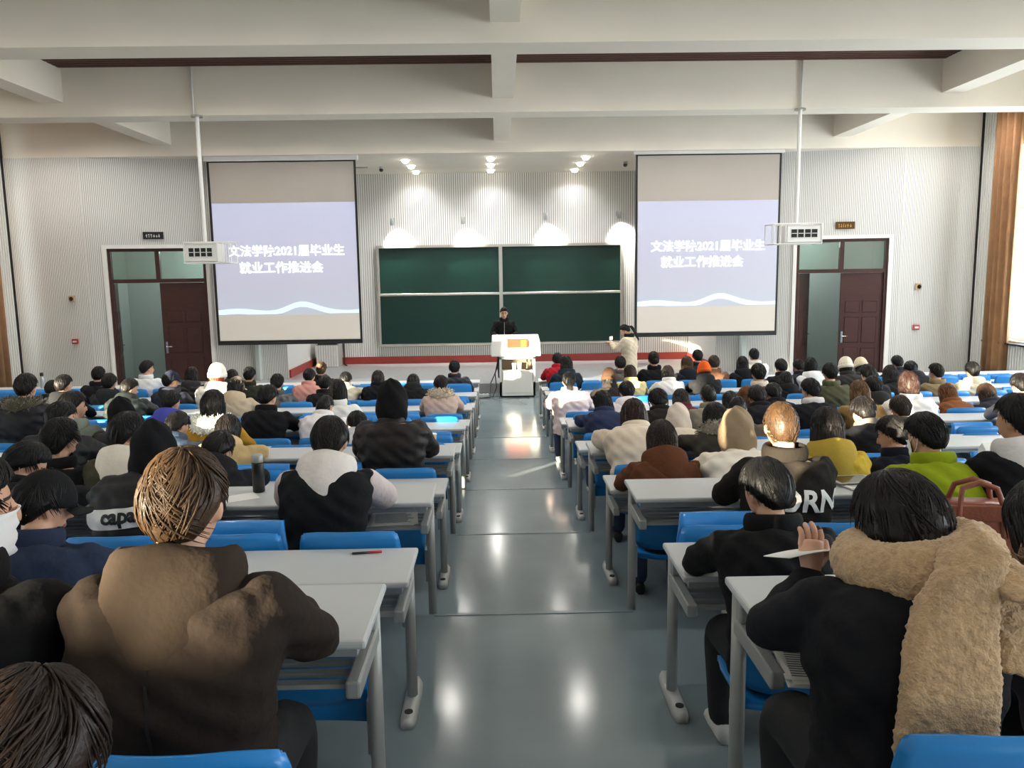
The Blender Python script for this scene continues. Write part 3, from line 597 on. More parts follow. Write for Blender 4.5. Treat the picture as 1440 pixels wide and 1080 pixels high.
# ------------------------------------------------------------------ people table: x, hip y, floor z, lean, scale, head yaw, hair, coat, colour, hood, row, label, extras
PEOPLE = [
    (-4.85, 8.07, 0.371, 0, 1.075, 0, 'short', 'puffer', '15151a', 'fur:4a4330', 'P3', 'student in black coat with dark olive fur hood at far left, middle rows', {}),
    (-5.62, 10.19, 0.215, 0, 0.991, 15, 'short', 'plain', '1a1b1e', 'none', 'P4', 'student in charcoal jacket turned slightly right, left side behind silver thermos', {}),
    (-6.46, 11.26, 0.075, 1, 0.988, 0, 'short', 'plain', '202226', 'none', 'Q4', 'dark-haired student half hidden left of the charcoal jacket student, far left rows', {}),
    (-6.23, 12.31, 0.075, 0, 0.997, 0, 'short', 'plain', '17181c', 'none', 'P5', 'dark-haired student left of the open left doorway, two rows from front', {}),
    (-5.56, 11.26, 0.075, 0, 1.007, 10, 'short', 'plain', '25282a', 'none', 'Q4', "student in dark grey coat just in front of the left doorway's left edge", {}),
    (-5.95, 13.38, 0.0, 0, 1.032, 30, 'short', 'plain', 'd8d8d8', 'none', 'Q5', 'student in white top turned right, sitting before the open left doorway', {}),
    (-4.69, 11.26, 0.075, 0, 1.02, 35, 'short', 'plain', '2a2c38', 'none', 'Q4', 'student in navy cap with sunlit cheek before the left door', {'hat': 'cap:1c2438'}),
    (-4.79, 12.31, 0.075, 0, 0.977, 0, 'long', 'puffer', '131316', 'none', 'P5', 'student with long black hair before the brown left door leaf', {}),
    (-4.03, 11.26, 0.075, 0, 1.079, 20, 'long', 'puffer', 'e8e2d6', 'down:f0ebe0', 'Q4', 'student in white fluffy hooded coat and white hat right of left door', {'hat': 'beanie:efeae0', 'hc': '8a3f1c'}),
    (-4.64, 13.38, 0.0, 2, 1.031, 0, 'short', 'plain', '2b2b2b', 'none', 'Q5', 'dark-haired student partly behind the beige cap student, left block', {}),
    (-3.47, 10.19, 0.215, 1, 0.984, 25, 'bob', 'plain', 'b7a58a', 'down:b7a58a', 'P4', 'student in beige cap and beige coat, left block below the left screen', {'hat': 'cap:c2ae90'}),
    (-3.9, 12.31, 0.075, 0, 0.964, 0, 'short', 'plain', '2c3026', 'none', 'P5', 'student in dark olive coat below left edge of left screen', {}),
    (-4.86, 10.19, 0.215, 1, 0.988, 40, 'short', 'puffer', '1d2422', 'none', 'P4', 'student in dark green puffer turning right, before the left doorway', {}),
    (-3.83, 7.02, 0.371, 0, 1.043, 30, 'short', 'plain', '6d7468', 'down:7d8478', 'Q2', 'student with black hair and grey green hood, left side middle row', {}),
    (-3.44, 5.95, 0.569, 1, 0.992, 30, 'short', 'puffer', '101013', 'none', 'P2', 'student in black puffer with head turned right beside red cup', {}),
    (-3.4, 7.02, 0.371, 0, 0.988, 0, 'long', 'puffer', '0c0c0e', 'up:0b0b0d', 'Q2', 'student with big black hood up, left block middle', {}),
    (-3.45, 8.07, 0.371, 1, 0.969, 15, 'short', 'plain', '3a3f86', 'down:42479a', 'P3', 'student in violet blue hooded jacket, left block middle', {}),
    (-2.58, 7.02, 0.371, 0, 1.036, 10, 'bob', 'plain', 'a87c22', 'fur:eee8da', 'Q2', 'student in mustard coat with white fur collar, left block', {}),
    (-2.6, 5.95, 0.569, 2, 1.006, 20, 'crew', 'plain', '4a5a70', 'collar:4a5a70', 'P2', 'student with cropped hair in slate blue jacket, left block', {}),
    (-2.36, 4.9, 0.569, 0, 1.013, 35, 'short', 'plain', '3c3a2c', 'down:d8cfc0', 'Q1', 'student with cream hood and olive jacket, head turned right, left block', {}),
    (-2.78, 4.9, 0.569, 0, 0.984, 20, 'tous', 'plain', '131214', 'none', 'Q1', 'student with sunlit brown tousled hair in black coat, left side', {}),
    (-2.55, 3.83, 0.798, 2, 0.975, 55, 'short', 'plain', '101114', 'none', 'P1', 'student with black hair and white mask in profile, far left', {'mask': 1}),
    (-1.8, 3.83, 0.798, 1, 0.966, 0, 'short', 'puffer', '0d0d10', 'up:0d0d10', 'P1', 'student in black hooded jacket with white band lettered capa', {'text': 'capa'}),
    (-1.91, 4.9, 0.569, 2, 1.023, 25, 'short', 'plain', '15161a', 'none', 'Q1', "student with dark short hair right behind the bleached-hair man's head", {}),
    (-2.19, 5.95, 0.569, 2, 0.964, 0, 'bob', 'plain', 'b59a6c', 'down:c8ad80', 'P2', 'student with tan hood just above the short-haired head, left block', {}),
    (-1.78, 2.78, 0.798, 1, 0.974, 35, 'short', 'plain', '232c40', 'collar:232c40', 'Q0', 'student in black brimmed cap, glasses and navy jacket, left front', {'hat': 'cap:121214', 'glasses': 1}),
    (-1.25, 1.72, 1.027, 0, 1.002, 50, 'short', 'plain', '0e0e10', 'collar:0e0e10', 'P0', 'masked student in black jacket cut off at left edge, second row from camera', {'mask': 1}),
    (-0.74, 1.72, 1.027, 0, 1.008, 0, 'tous', 'plain', '261d17', 'down:2c221a', 'P0', 'man with bleached tousled hair in dark brown hooded coat, left foreground', {'hero': 1, 'hc': '38281a', 'seam': 1, 'big': 1.12, 'hs': 0.92}),  # natural dark brown hair, pale only where the sun falls
    (-0.7, 0.66, 1.027, 2, 1.026, 0, 'tous', 'plain', '151416', 'none', 'Q-1', 'blurred dark brown-haired head at bottom left corner, closest to camera', {'hc': '22160f', 'lean': 2}),
    (-3.18, 11.26, 0.075, 0, 0.973, 10, 'short', 'plain', '5a5a58', 'none', 'Q4', 'student in grey camouflage jacket below left screen', {'camo': 1}),
    (-3.01, 12.31, 0.075, 1, 0.981, 0, 'short', 'plain', 'c08a80', 'collar:c08a80', 'P5', 'student in dusty pink coat below left screen', {}),
    (-3.02, 13.38, 0.0, 0, 0.982, 0, 'bun', 'plain', '1c1c22', 'none', 'Q5', 'front-row student with sunlit blond bun by the slatted cabinet', {'hc': '4a3520'}),
    (-2.54, 11.26, 0.075, 1, 0.995, 0, 'short', 'plain', '15161a', 'none', 'Q4', 'dark-haired student in black just below the blond bun student', {}),
    (-2.47, 12.31, 0.075, 2, 1.015, 0, 'short', 'plain', 'd2c8b0', 'collar:d2c8b0', 'P5', 'student with short black hair in cream coat, left block near front', {}),
    (-1.93, 12.31, 0.075, 1, 0.946, 0, 'long', 'plain', '121217', 'none', 'P5', 'student with long black hair, in black coat, left of a second long-haired one', {}),
    (-1.39, 12.31, 0.075, 2, 0.974, 0, 'long', 'plain', '101013', 'none', 'P5', 'student with long black hair nearest the fur hood, left block front', {}),
    (-0.77, 13.38, 0.0, 0, 0.971, 0, 'short', 'puffer', '1a1d28', 'none', 'Q5', 'front student in navy puffer leaning on the aisle desk left of podium', {}),
    (-0.78, 10.19, 0.215, 1, 0.969, 0, 'short', 'plain', 'c0a89c', 'fur:b8a890', 'P4', 'student in pinkish beige coat with wide tan fur hood by the aisle', {}),
    (-2.44, 8.07, 0.371, 1, 1.001, 15, 'short', 'plain', '0f0f12', 'none', 'P3', 'broad student in plain black sweater, left block under left screen', {}),
    (-1.88, 8.07, 0.371, 2, 0.997, 20, 'crew', 'plain', 'd8d4d4', 'none', 'P3', 'student with cropped hair in white sweater, left block centre', {}),
    (-1.89, 9.14, 0.215, 0, 1.007, 0, 'long', 'plain', 'd8d6d0', 'none', 'Q3', 'student with long black hair and white top with black strap, left block', {}),
    (-0.83, 5.95, 0.569, 0, 1.032, 0, 'long', 'puffer', '1b1513', 'up:0e0c0c', 'P2', 'broad student in dark brown coat with pointed black hood up', {}),
    (-1.35, 7.02, 0.371, 2, 0.988, -20, 'short', 'puffer', 'b8b8bc', 'none', 'Q2', 'student in silver jacket with head bent low, left block', {}),
    (-0.89, 3.83, 0.798, 1, 0.985, 0, 'short', 'vest', '121416', 'down:d6cec8', 'P1', 'student in black vest over pale pink hoodie, left block by the aisle', {'sleeve': 'cfc0bf', 'big': 1.15}),
    (1.07, 14.43, 0.0, 1, 1.014, 0, 'short', 'plain', 'a01828', 'none', 'P6', 'front-row student in red jacket right of podium', {}),
    (1.13, 13.38, 0.0, 0, 1.006, -15, 'long', 'plain', '1d2a34', 'none', 'Q5', 'student in dark teal coat behind the red jacket student', {}),
    (0.91, 10.19, 0.215, 1, 0.987, -10, 'pony', 'puffer', 'e6d2d2', 'collar:e6d2d2', 'P4', 'student with brown ponytail in pale pink puffer on the right aisle seat', {}),
    (2.05, 13.38, 0.0, 0, 0.993, 0, 'short', 'plain', '5a5450', 'none', 'Q5', 'student with dark short hair in grey brown coat under the standing woman', {}),
    (1.59, 11.26, 0.075, 1, 1.008, 0, 'bob', 'plain', '2a2422', 'none', 'Q4', 'student in brown knit hat, right block near front', {'hat': 'beanie:4a3426'}),
    (2.07, 12.31, 0.075, 1, 0.957, 0, 'bob', 'plain', 'd8c890', 'collar:d8c890', 'P5', 'student with brown bob and pale yellow collar, right block', {'hc': '2a1812'}),
    (2.62, 13.38, 0.0, 0, 1.047, 0, 'bun', 'plain', '101014', 'none', 'Q5', 'student in black with a round bun right of the standing woman', {}),
    (2.67, 12.31, 0.075, 1, 0.948, 0, 'long', 'plain', 'e2ded8', 'none', 'P5', 'student with straight ash brown long hair over white top', {'hc': '2e2622'}),
    (3.19, 13.38, 0.0, 0, 0.977, -10, 'bob', 'plain', '1b1c24', 'none', 'Q5', 'student with sunlit brown bob left of the orange beanie', {'hc': '382818'}),
    (3.63, 14.43, 0.0, 0, 0.981, 0, 'short', 'plain', '22232a', 'none', 'P6', "front-row student with black hair behind the orange beanie's left", {}),
    (3.25, 12.31, 0.075, 1, 0.971, 0, 'bob', 'plain', '1c1c1e', 'none', 'P5', 'student in bright orange knit beanie and dark coat', {'hat': 'beanie:d4581c'}),
    (3.65, 13.38, 0.0, 0, 0.982, 0, 'short', 'plain', '6a4a38', 'none', 'Q5', 'student in brown coat right behind the orange beanie', {'hc': '3a2c20'}),
    (4.14, 13.38, 0.0, 0, 0.965, 0, 'long', 'plain', '15151a', 'none', 'Q5', 'student with long black hair left of the white-coated bun student', {}),
    (4.67, 14.43, 0.0, 0, 0.989, 0, 'bun', 'plain', 'e0dcd4', 'none', 'P6', 'front-row student in white coat with low black bun, right block', {}),
    (3.37, 10.19, 0.215, 0, 0.991, 0, 'short', 'plain', '6a4428', 'collar:d8cfc0', 'P4', 'student in brown jacket with white collar, right block centre', {}),
    (4.48, 12.31, 0.075, 1, 1.004, 0, 'short', 'plain', '17171c', 'none', 'P5', 'student in black coat left of the right doorway', {}),
    (4.18, 11.26, 0.075, 1, 0.951, 0, 'long', 'plain', '101014', 'none', 'Q4', 'student with long black hair just left of the white-top student, right block', {}),
    (1.51, 9.14, 0.215, 1, 0.991, 0, 'short', 'plain', 'e2d8d8', 'none', 'Q3', 'student with dark hair and white shirt, right block behind pink puffer', {}),
    (1.1, 8.07, 0.371, 2, 0.984, -15, 'bob', 'plain', '27304c', 'collar:27304c', 'P3', "student in navy coat on the right block's second seat from the aisle", {}),
    (1.08, 5.95, 0.569, 2, 1.029, -8, 'long', 'puffer', 'd8c8b4', 'collar:d8c8b4', 'P2', 'student with long dark brown hair in cream puffer by the aisle', {'hc': '24120e'}),
    (1.7, 8.07, 0.371, 2, 0.99, 0, 'tous', 'plain', '1a1412', 'none', 'P3', 'student with dark curly hair right of the cream puffer student', {}),
    (2.19, 9.14, 0.215, 2, 0.99, 0, 'long', 'plain', '5a1e28', 'none', 'Q3', 'student with long straight black hair above the beige hood', {}),
    (1.68, 7.02, 0.371, 2, 0.99, 0, 'bob', 'plain', 'cdbfae', 'up:cdbfae', 'Q2', 'student with rounded beige hood up, right block', {}),
    (2.2, 8.07, 0.371, 1, 0.951, 0, 'crew', 'plain', '8a8272', 'none', 'P3', 'student with short black hair in grey beige jacket, right block', {}),
    (2.79, 9.14, 0.215, 2, 0.953, 0, 'bob', 'plain', '202028', 'none', 'Q3', 'student with black bob above the cropped-hair student, right block', {}),
    (2.2, 7.02, 0.371, 1, 0.983, 20, 'crew', 'plain', '55493c', 'none', 'Q2', 'student with cropped hair and bare neck, right block centre', {}),
    (1.74, 5.95, 0.569, 2, 0.989, -10, 'bob', 'plain', '3a3530', 'fur:7a7262', 'P2', 'student with black bob and grey brown fur collar, right block', {}),
    (2.77, 8.07, 0.371, 2, 1.01, 0, 'short', 'plain', '14141a', 'none', 'P3', 'student with black hair left of a similar one, above cropped head', {}),
    (3.32, 9.14, 0.215, 2, 1.032, 0, 'short', 'plain', '15151a', 'none', 'Q3', "student in black jacket directly above the beige-jacket man's sunlit hair", {}),  # the man below wears black, beige only where sunlit
    (1.56, 4.9, 0.569, 1, 1.01, 0, 'bob', 'puffer', 'efe6d8', 'up:96826a', 'Q1', 'student with beige hood up and white fluffy coat in sunlight', {}),
    (1.06, 4.9, 0.569, 1, 0.966, 0, 'bob', 'plain', '5a3420', 'down:5a3420', 'Q1', 'student with dark brown bob in chestnut brown jacket by the aisle', {'hc': '22130e'}),
    (1.41, 3.83, 0.798, 0, 0.981, -10, 'crew', 'plain', '1c1712', 'collar:1c1712', 'P1', 'man with sunlit cropped hair, black jacket lettered ORN', {'text': 'ORN', 'hc': '3a2818', 'hero': 1}),
    (1.04, 2.78, 0.798, 1, 0.977, -20, 'short', 'plain', '121214', 'collar:121214', 'Q0', 'boy with short black hair in black jacket on the right aisle seat', {'hero': 1}),
    (4.89, 12.31, 0.075, 0, 0.966, 0, 'bob', 'plain', 'dcdcdc', 'none', 'P5', "student in white top before the right doorway's dark gap", {}),
    (5.16, 13.38, 0.0, 1, 0.958, 0, 'short', 'plain', '22222a', 'none', 'Q5', 'front student with dark hair at the left edge of right doorway', {}),
    (4.31, 10.19, 0.215, 0, 0.985, 0, 'short', 'plain', '4a4a36', 'collar:5a5a40', 'P4', 'student with black hair and olive collar before the right doorway', {}),
    (5.52, 12.31, 0.075, 1, 0.998, 0, 'bob', 'plain', '2c2a2a', 'none', 'P5', 'student in off-white knit beanie before the right door', {'hat': 'beanie:dcd2c0'}),
    (6.33, 13.38, 0.0, 2, 1.038, 0, 'bob', 'plain', '2c2a2a', 'none', 'Q5', 'student in cream beanie partly hidden right of the off-white beanie', {'hat': 'beanie:d2c4a8'}),
    (4.89, 10.19, 0.215, 1, 1.012, 0, 'short', 'plain', '1a1a20', 'none', 'P4', "student with black hair before the right door's brown leaf", {}),
    (6.88, 13.38, 0.0, 1, 0.988, 0, 'short', 'plain', '2a2a30', 'none', 'Q5', 'front student with black hair right of the right door', {}),
    (5.72, 11.26, 0.075, 1, 1.003, 15, 'bob', 'plain', '1e1e22', 'none', 'Q4', 'student with black bob just right of the right door frame', {}),
    (6.65, 12.31, 0.075, 2, 1.037, 0, 'short', 'plain', '1d1d24', 'none', 'P5', 'student with black hair second right of the right door', {}),
    (6.3, 11.26, 0.075, 0, 0.971, -15, 'short', 'plain', '8a7a5a', 'none', 'Q4', 'student with black hair and sunlit neck below the fire alarm box', {}),
    (6.83, 11.26, 0.075, 0, 0.981, 0, 'short', 'puffer', 'dcd2b8', 'down:dcd2b8', 'Q4', 'student in cream puffer near the right curtain', {}),
    (3.29, 8.07, 0.371, 1, 0.982, -20, 'short', 'plain', '1a1a20', 'collar:d8d4d0', 'P3', 'student with black hair and white collar, right block', {}),
    (3.81, 8.07, 0.371, 1, 0.961, 0, 'long', 'plain', '9a7a4a', 'none', 'P3', 'student with long sunlit blond hair, right block', {'hc': '5a4024'}),
    (4.47, 9.14, 0.215, 1, 1.0, 10, 'short', 'plain', '222', 'none', 'Q3', 'dark-haired student right of the blond student, one row ahead', {}),
    (4.25, 8.07, 0.371, 0, 0.979, 0, 'bob', 'puffer', 'f0ece6', 'collar:f0ece6', 'P3', 'student in brilliant white coat with dark brown hair, right block', {'hc': '2a1812'}),
    (5.45, 9.14, 0.215, 2, 0.996, -10, 'long', 'plain', '7a4a2a', 'none', 'Q3', 'student with ginger sunlit hair, right block', {'hc': '5a3416'}),
    (5.93, 9.14, 0.215, 2, 0.988, -10, 'bob', 'plain', '30303a', 'none', 'Q3', 'student with light brown bob near the right edge', {'hc': '38281a'}),
    (5.54, 8.07, 0.371, 1, 0.996, 0, 'short', 'plain', '8a8a90', 'none', 'P3', 'student in grey jacket at the right edge, middle rows', {}),
    (2.95, 5.95, 0.569, 2, 1.014, 0, 'short', 'plain', '16161a', 'collar:6a6660', 'P2', 'student with sunlit black hair and grey collar, right block', {}),
    (3.72, 7.02, 0.371, 1, 0.959, 0, 'short', 'plain', '55504a', 'none', 'Q2', 'student with combed brown sunlit hair above the green jacket man', {'hc': '2c2016'}),
    (2.09, 4.9, 0.569, 0, 0.981, 0, 'long', 'plain', 'b89a30', 'down:a88e38', 'Q1', 'student with long black hair in mustard yellow coat, right block', {}),
    (2.6, 4.9, 0.569, 1, 0.968, -40, 'short', 'plain', '161824', 'collar:161824', 'Q1', 'student in navy jacket with sunlit cheek left of green jacket man', {}),
    (2.23, 3.83, 0.798, 1, 0.959, -25, 'short', 'plain', '8a9a18', 'collar:8a9a18', 'P1', 'man with thick black hair in lime green jacket', {'hero': 1, 'mask': 1}),
    (2.61, 3.83, 0.798, 0, 0.988, -20, 'short', 'plain', '131316', 'down:d8d4d4', 'P1', 'student in black jacket with white hood at the right edge', {'big': 1.15}),
    (1.09, 1.72, 1.027, 2, 1.023, -30, 'long', 'plain', '17181c', 'none', 'P0', 'woman in black coat with sand-coloured fleece scarf holding paper, right foreground', {'hero': 1, 'scarf': 1, 'hs': 1.1}),
    (1.52, 1.72, 1.027, 2, 1.008, 0, 'long', 'puffer', '6a5a5c', 'fur:7a5a3a', 'P0', 'student in mauve coat with drawstring cut off at the right edge', {}),
]

# ------------------------------------------------------------------ desks
ROWS = []                                                     # (name, far-edge y, top z, floor z it stands on)
for k in range(-1, 7):
    if k >= 0: ROWS.append(('P%d' % k, PY(k), TOPZ[k-1], FLR[k]))
    if k <= 5: ROWS.append(('Q%d' % k, QY(k), TOPZ[k], FLR[k]))
ROWS.sort(key=lambda r: r[1])
SEAT = 0.535; DD = 0.42
_leg = {}
def leg_mesh(h):
    k = round(h, 3)
    if k not in _leg: _leg[k] = smooth(G().tube([(0, 0, 0.03), (0, 0, h)], 0.034, 12, sx=0.72).mesh('leg'))
    return _leg[k]
fg = G(); prof = [(-0.035, 0.0), (-0.035, 0.025), (-0.02, 0.045), (0.02, 0.045), (0.035, 0.025), (0.035, 0.0)]
rings = []
for y, s in ((-0.235, 0.55), (-0.215, 0.9), (-0.18, 1.0), (0.06, 1.05), (0.14, 0.95), (0.17, 0.6)):
    rings.append([(p[0]*s, y, p[1]*(1.0 if y < .05 else .8)) for p in prof])
fg.loft(rings); FOOT = smooth(fg.mesh('foot'))
BOLT = G().cyl((0, -0.165), 0.019, 0.044, 0.050, 12).mesh('bolt_cap')
bg_ = G(); bg_.box(-0.022, 0.022, -0.37, 0.0, -0.185, -0.13); bg_.box(-0.018, 0.018, -0.06, 0.0, -0.13, -0.03); BRACK = bevel_mesh(bg_.mesh('rack_bracket'), 0.008, 2)
SLATM = {}
def desk(row, side):
    nm, yf, zt, zf = row
    xa = XA_L if side < 0 else XA_R; xe = BL_L if side < 0 else BL_R
    i = ROWS.index(row)
    lab = 'long pale grey desk, %s of the aisle, %s row from the camera' % ('left' if side < 0 else 'right', ORD[i])
    r = tag(empty('lecture_desk', (xa, yf, zf)), lab, 'desk', 'fixed desk rows')
    h = zt-zf; L = abs(xe-xa)
    x0, x1 = (-L, 0.02) if side < 0 else (-0.02, L)
    t = ob('desktop', bevel_mesh(G().box(x0, x1, -DD, 0.0, h-0.028, h).mesh('desktop'), 0.009, 2), M['desktop'], r)
    ln = G(); ln.box(x0+.03, x1-.03, -DD+0.03, -0.03, h-0.06, h-0.03); ob('under_frame', ln, M['metal'], r)
    nleg = int(L/(3*SEAT))+1
    for j in range(nleg+1):
        xx = side*min(0.025+j*3*SEAT, L-0.03)
        # only keep supports that the photograph could see
        if abs((xa+xx))/(yf+0.3) > 0.78: continue
        lg = ob('leg', leg_mesh(h-0.03), M['metal'], r, (xx, -0.03, 0))
        ft = ob('foot', FOOT, M['cast'], r, (xx, -0.03, 0)); ob('bolt_cap', BOLT, M['hole'], ft)
        ob('rack_bracket', BRACK, M['metal'], r, (xx, -0.03, h))
    for q in range(5):
        yy_ = -0.36+q*0.065
        ob('rack_slat', G().box(x0+.03, x1-.03, yy_, yy_+0.03, h-0.172, h-0.158), M['metal'], r)
    return r
for row in ROWS:
    for side in (-1, 1): desk(row, side)

# ------------------------------------------------------------------ chairs (hung on the front of each desk)
def chair_back():
    n = 14; rings = []
    W2, H = 0.232, 0.40
    # outline as a grid: superellipse plate with slight curvature, thickness 22 mm
    nu, nv = 18, 10; F_ = []; B_ = []
    for i in range(nv+1):
        v = -1+2*i/nv
        for j in range(nu+1):
            u = -1+2*j/nu
            # map square to rounded rectangle
            k = 0.30
            x = W2*u*(1-k*0.5*max(0, abs(v)-.55)**2*2.2); z = H/2*v*(1-0.10*max(0, abs(u)-.45)**2*(2.2 if v > 0 else 3.4))
            y = 0.035*(u*u)-0.02+0.03*max(0, -v)**2*0.6-0.035*v*0.8
            F_.append((x, y+0.012, z+H/2)); B_.append((x, y-0.012, z+H/2))
    g = G(); vs = F_+B_; o = len(F_); fs = []
    for i in range(nv):
        for j in range(nu):
            a = i*(nu+1)+j; b = a+1; c = b+nu+1; d = a+nu+1
            fs.append((a, b, c, d)); fs.append((o+a, o+d, o+c, o+b))
    bd = [j for j in range(nu+1)]+[i*(nu+1)+nu for i in range(1, nv+1)]+[nv*(nu+1)+j for j in range(nu-1, -1, -1)]+[i*(nu+1) for i in range(nv-1, 0, -1)]
    for a, b in zip(bd, bd[1:]+bd[:1]): fs.append((a, o+a, o+b, b))
    g.add(vs, fs); me = g.mesh('backrest')
    bm = bmesh.new(); bm.from_mesh(me)
    bmesh.ops.bevel(bm, geom=[e for e in bm.edges if e.calc_face_angle(0) > 0.7], offset=0.008, segments=2, affect='EDGES'); bm.to_mesh(me); bm.free()
    return smooth(me)
BACK = chair_back()
def chair_pan():
    nu, nv = 14, 10; T = []; Bt = []
    for i in range(nv+1):
        v = i/nv
        for j in range(nu+1):
            u = -1+2*j/nu
            x = 0.222*u*(1-0.10*max(0, v-.7)/.3); y = 0.40*v
            z = -0.02*math.sin(math.pi*v)*(1-u*u)+0.02*u*u-0.045*max(0, v-0.75)**2*16*.6
            T.append((x, y, z+0.012)); Bt.append((x, y, z-0.012))
    g = G(); o = len(T); fs = []
    for i in range(nv):
        for j in range(nu):
            a = i*(nu+1)+j; b = a+1; c = b+nu+1; d = a+nu+1
            fs.append((a, b, c, d)); fs.append((o+a, o+d, o+c, o+b))
    bd = [j for j in range(nu+1)]+[i*(nu+1)+nu for i in range(1, nv+1)]+[nv*(nu+1)+j for j in range(nu-1, -1, -1)]+[i*(nu+1) for i in range(nv-1, 0, -1)]
    for a, b in zip(bd, bd[1:]+bd[:1]): fs.append((a, o+a, o+b, b))
    g.add(T+Bt, fs); return smooth(g.mesh('seat'))
PAN = chair_pan()
hg = G(); hg.prism([(-0.06, -0.10), (0.05, -0.10), (0.075, -0.05), (0.075, 0.0), (0.03, 0.10), (-0.06, 0.10)], -0.008, 0.008)
HINGE = hg.mesh('hinge_casting'); HINGE.transform(Matrix.Rotation(math.pi/2, 4, 'Z')); bevel_mesh(HINGE, .004, 1)
HOLE = G()
for yy_, zz in ((0.0, -0.06), (0.03, -0.02), (-0.02, 0.02), (-.02, .06)): HOLE.tube([(-0.0095, yy_, zz), (0.0095, yy_, zz)], 0.014, 10)
HOLE = HOLE.mesh('casting_hole')
seats = {}                                                    # occupied places per desk carrying the chair
for p in PEOPLE:
    rw = p[10]; k = int(rw[1:]); d = 'Q%d' % (k-1) if rw[0] == 'P' else 'P%d' % k
    seats.setdefault(d, []).append(p[0])
def proj_x(x, y, z):
    d = Vector((x, y, z-EYE)); q = d.dot(fw); return 720+FOC*d.dot(rr)/q, 540-FOC*d.dot(uu)/q
nch = 0
for ri, row in enumerate(ROWS):
    nm, yf, zt, zf = row
    if nm == 'P6': continue
    isP = nm[0] == 'P'
    flo = zf                                                   # the sitter's floor
    bz = 0.49 if isP else (0.45 if nm == 'Q-1' else 0.407)                               # bottom of the backrest above that floor
    for side in (-1, 1):
        xa = XA_L if side < 0 else XA_R
        for j in range(17):
            x = xa+side*((0.24 if nm == 'Q-1' else 0.30)+SEAT*j)
            px, py = proj_x(x, yf+0.06, flo+bz+0.4)
            if px < -70 or px > 1510 or py > 1130: continue
            occ = any(abs(x-q) < SEAT*0.52 for q in seats.get(nm, []))
            lab = 'blue plastic chair, %s seat %s of the aisle, %s desk row from camera' % (ORD[j], 'left' if side < 0 else 'right', ORD[ri])
            c = tag(empty('lecture_chair', (x, yf+0.035, flo)), lab, 'chair', 'blue chairs fixed to the desks')
            bk = ob('backrest', BACK, M['blue'], c, (0, 0.02, bz)); bk.scale = (1, 1, 1.15 if isP else 1)
            if occ: ob('seat', PAN, M['blue'], c, (0, 0.05, 0.435))
            else: ob('seat', PAN, M['blue'], c, (0, 0.085, 0.42), (math.radians(82), 0, 0))
            if yf < 8.0:
                for s_ in (-1, 1):
                    hgo = ob('hinge_casting', HINGE, M['cast'], c, (s_*0.24, 0.045, 0.44)); ob('casting_hole', HOLE, M['hole'], hgo)
            nch += 1

# ------------------------------------------------------------------ people
A = lambda *p: np.array(p, float)
def lerp(a, b, t): return a+(b-a)*t
def rot_head(yaw, pitch):
    return np.array(Matrix.Rotation(math.radians(yaw), 3, 'Z') @ Matrix.Rotation(-math.radians(pitch), 3, 'X'))
def seated(lean, yaw=0, tw=0.0):
    nb = [A(0, .035, 1.045), A(0, .17, .985), A(0, .29, .885)][lean]
    hc = [A(0, .10, 1.20), A(0, .26, 1.12), A(0, .40, 1.00)][lean]
    J = dict(pel=A(0, 0, .54), ch=lerp(A(0, 0, .54), nb, .6)+A(0, -.03, .02), nb=nb, hc=hc, HR=rot_head(-yaw, [4, 16, 30][lean]))
    J['sh'] = [nb+A(s*.185, -.01, -.055) for s in (-1, 1)]
    J['el'] = [A(s*.262, nb[1]+.19, .80) for s in (-1, 1)]
    J['ha'] = [A(s*.10, .49, .80) for s in (-1, 1)]
    J['hip'] = [A(s*.10, .02, .52) for s in (-1, 1)]; J['kn'] = [A(s*.13, .42, .49) for s in (-1, 1)]; J['an'] = [A(s*.13, .36, .09) for s in (-1, 1)]
    return J
def standing():
    nb = A(0, 0, 1.45)
    J = dict(pel=A(0, 0, .93), ch=A(0, -.01, 1.22), nb=nb, hc=A(0, .03, 1.63), HR=rot_head(0, 8))
    J['sh'] = [nb+A(s*.19, 0, -.06) for s in (-1, 1)]; J['el'] = [A(s*.27, .05, 1.13) for s in (-1, 1)]; J['ha'] = [A(s*.24, .27, 1.12) for s in (-1, 1)]
    J['hip'] = [A(s*.10, 0, .92) for s in (-1, 1)]; J['kn'] = [A(s*.11, .02, .50) for s in (-1, 1)]; J['an'] = [A(s*.11, 0, .09) for s in (-1, 1)]
    return J
def ering(c, rx, ry, ax=(1, 0, 0), ay=(0, 1, 0), n=18, pw=2.4):
    ax = A(*ax); ay = A(*ay); out = []
    for k in range(n):
        t = 2*math.pi*k/n; co, si = math.cos(t), math.sin(t)
        out.append(c+ax*rx*math.copysign(abs(co)**(2/pw), co)+ay*ry*math.copysign(abs(si)**(2/pw), si))
    return out
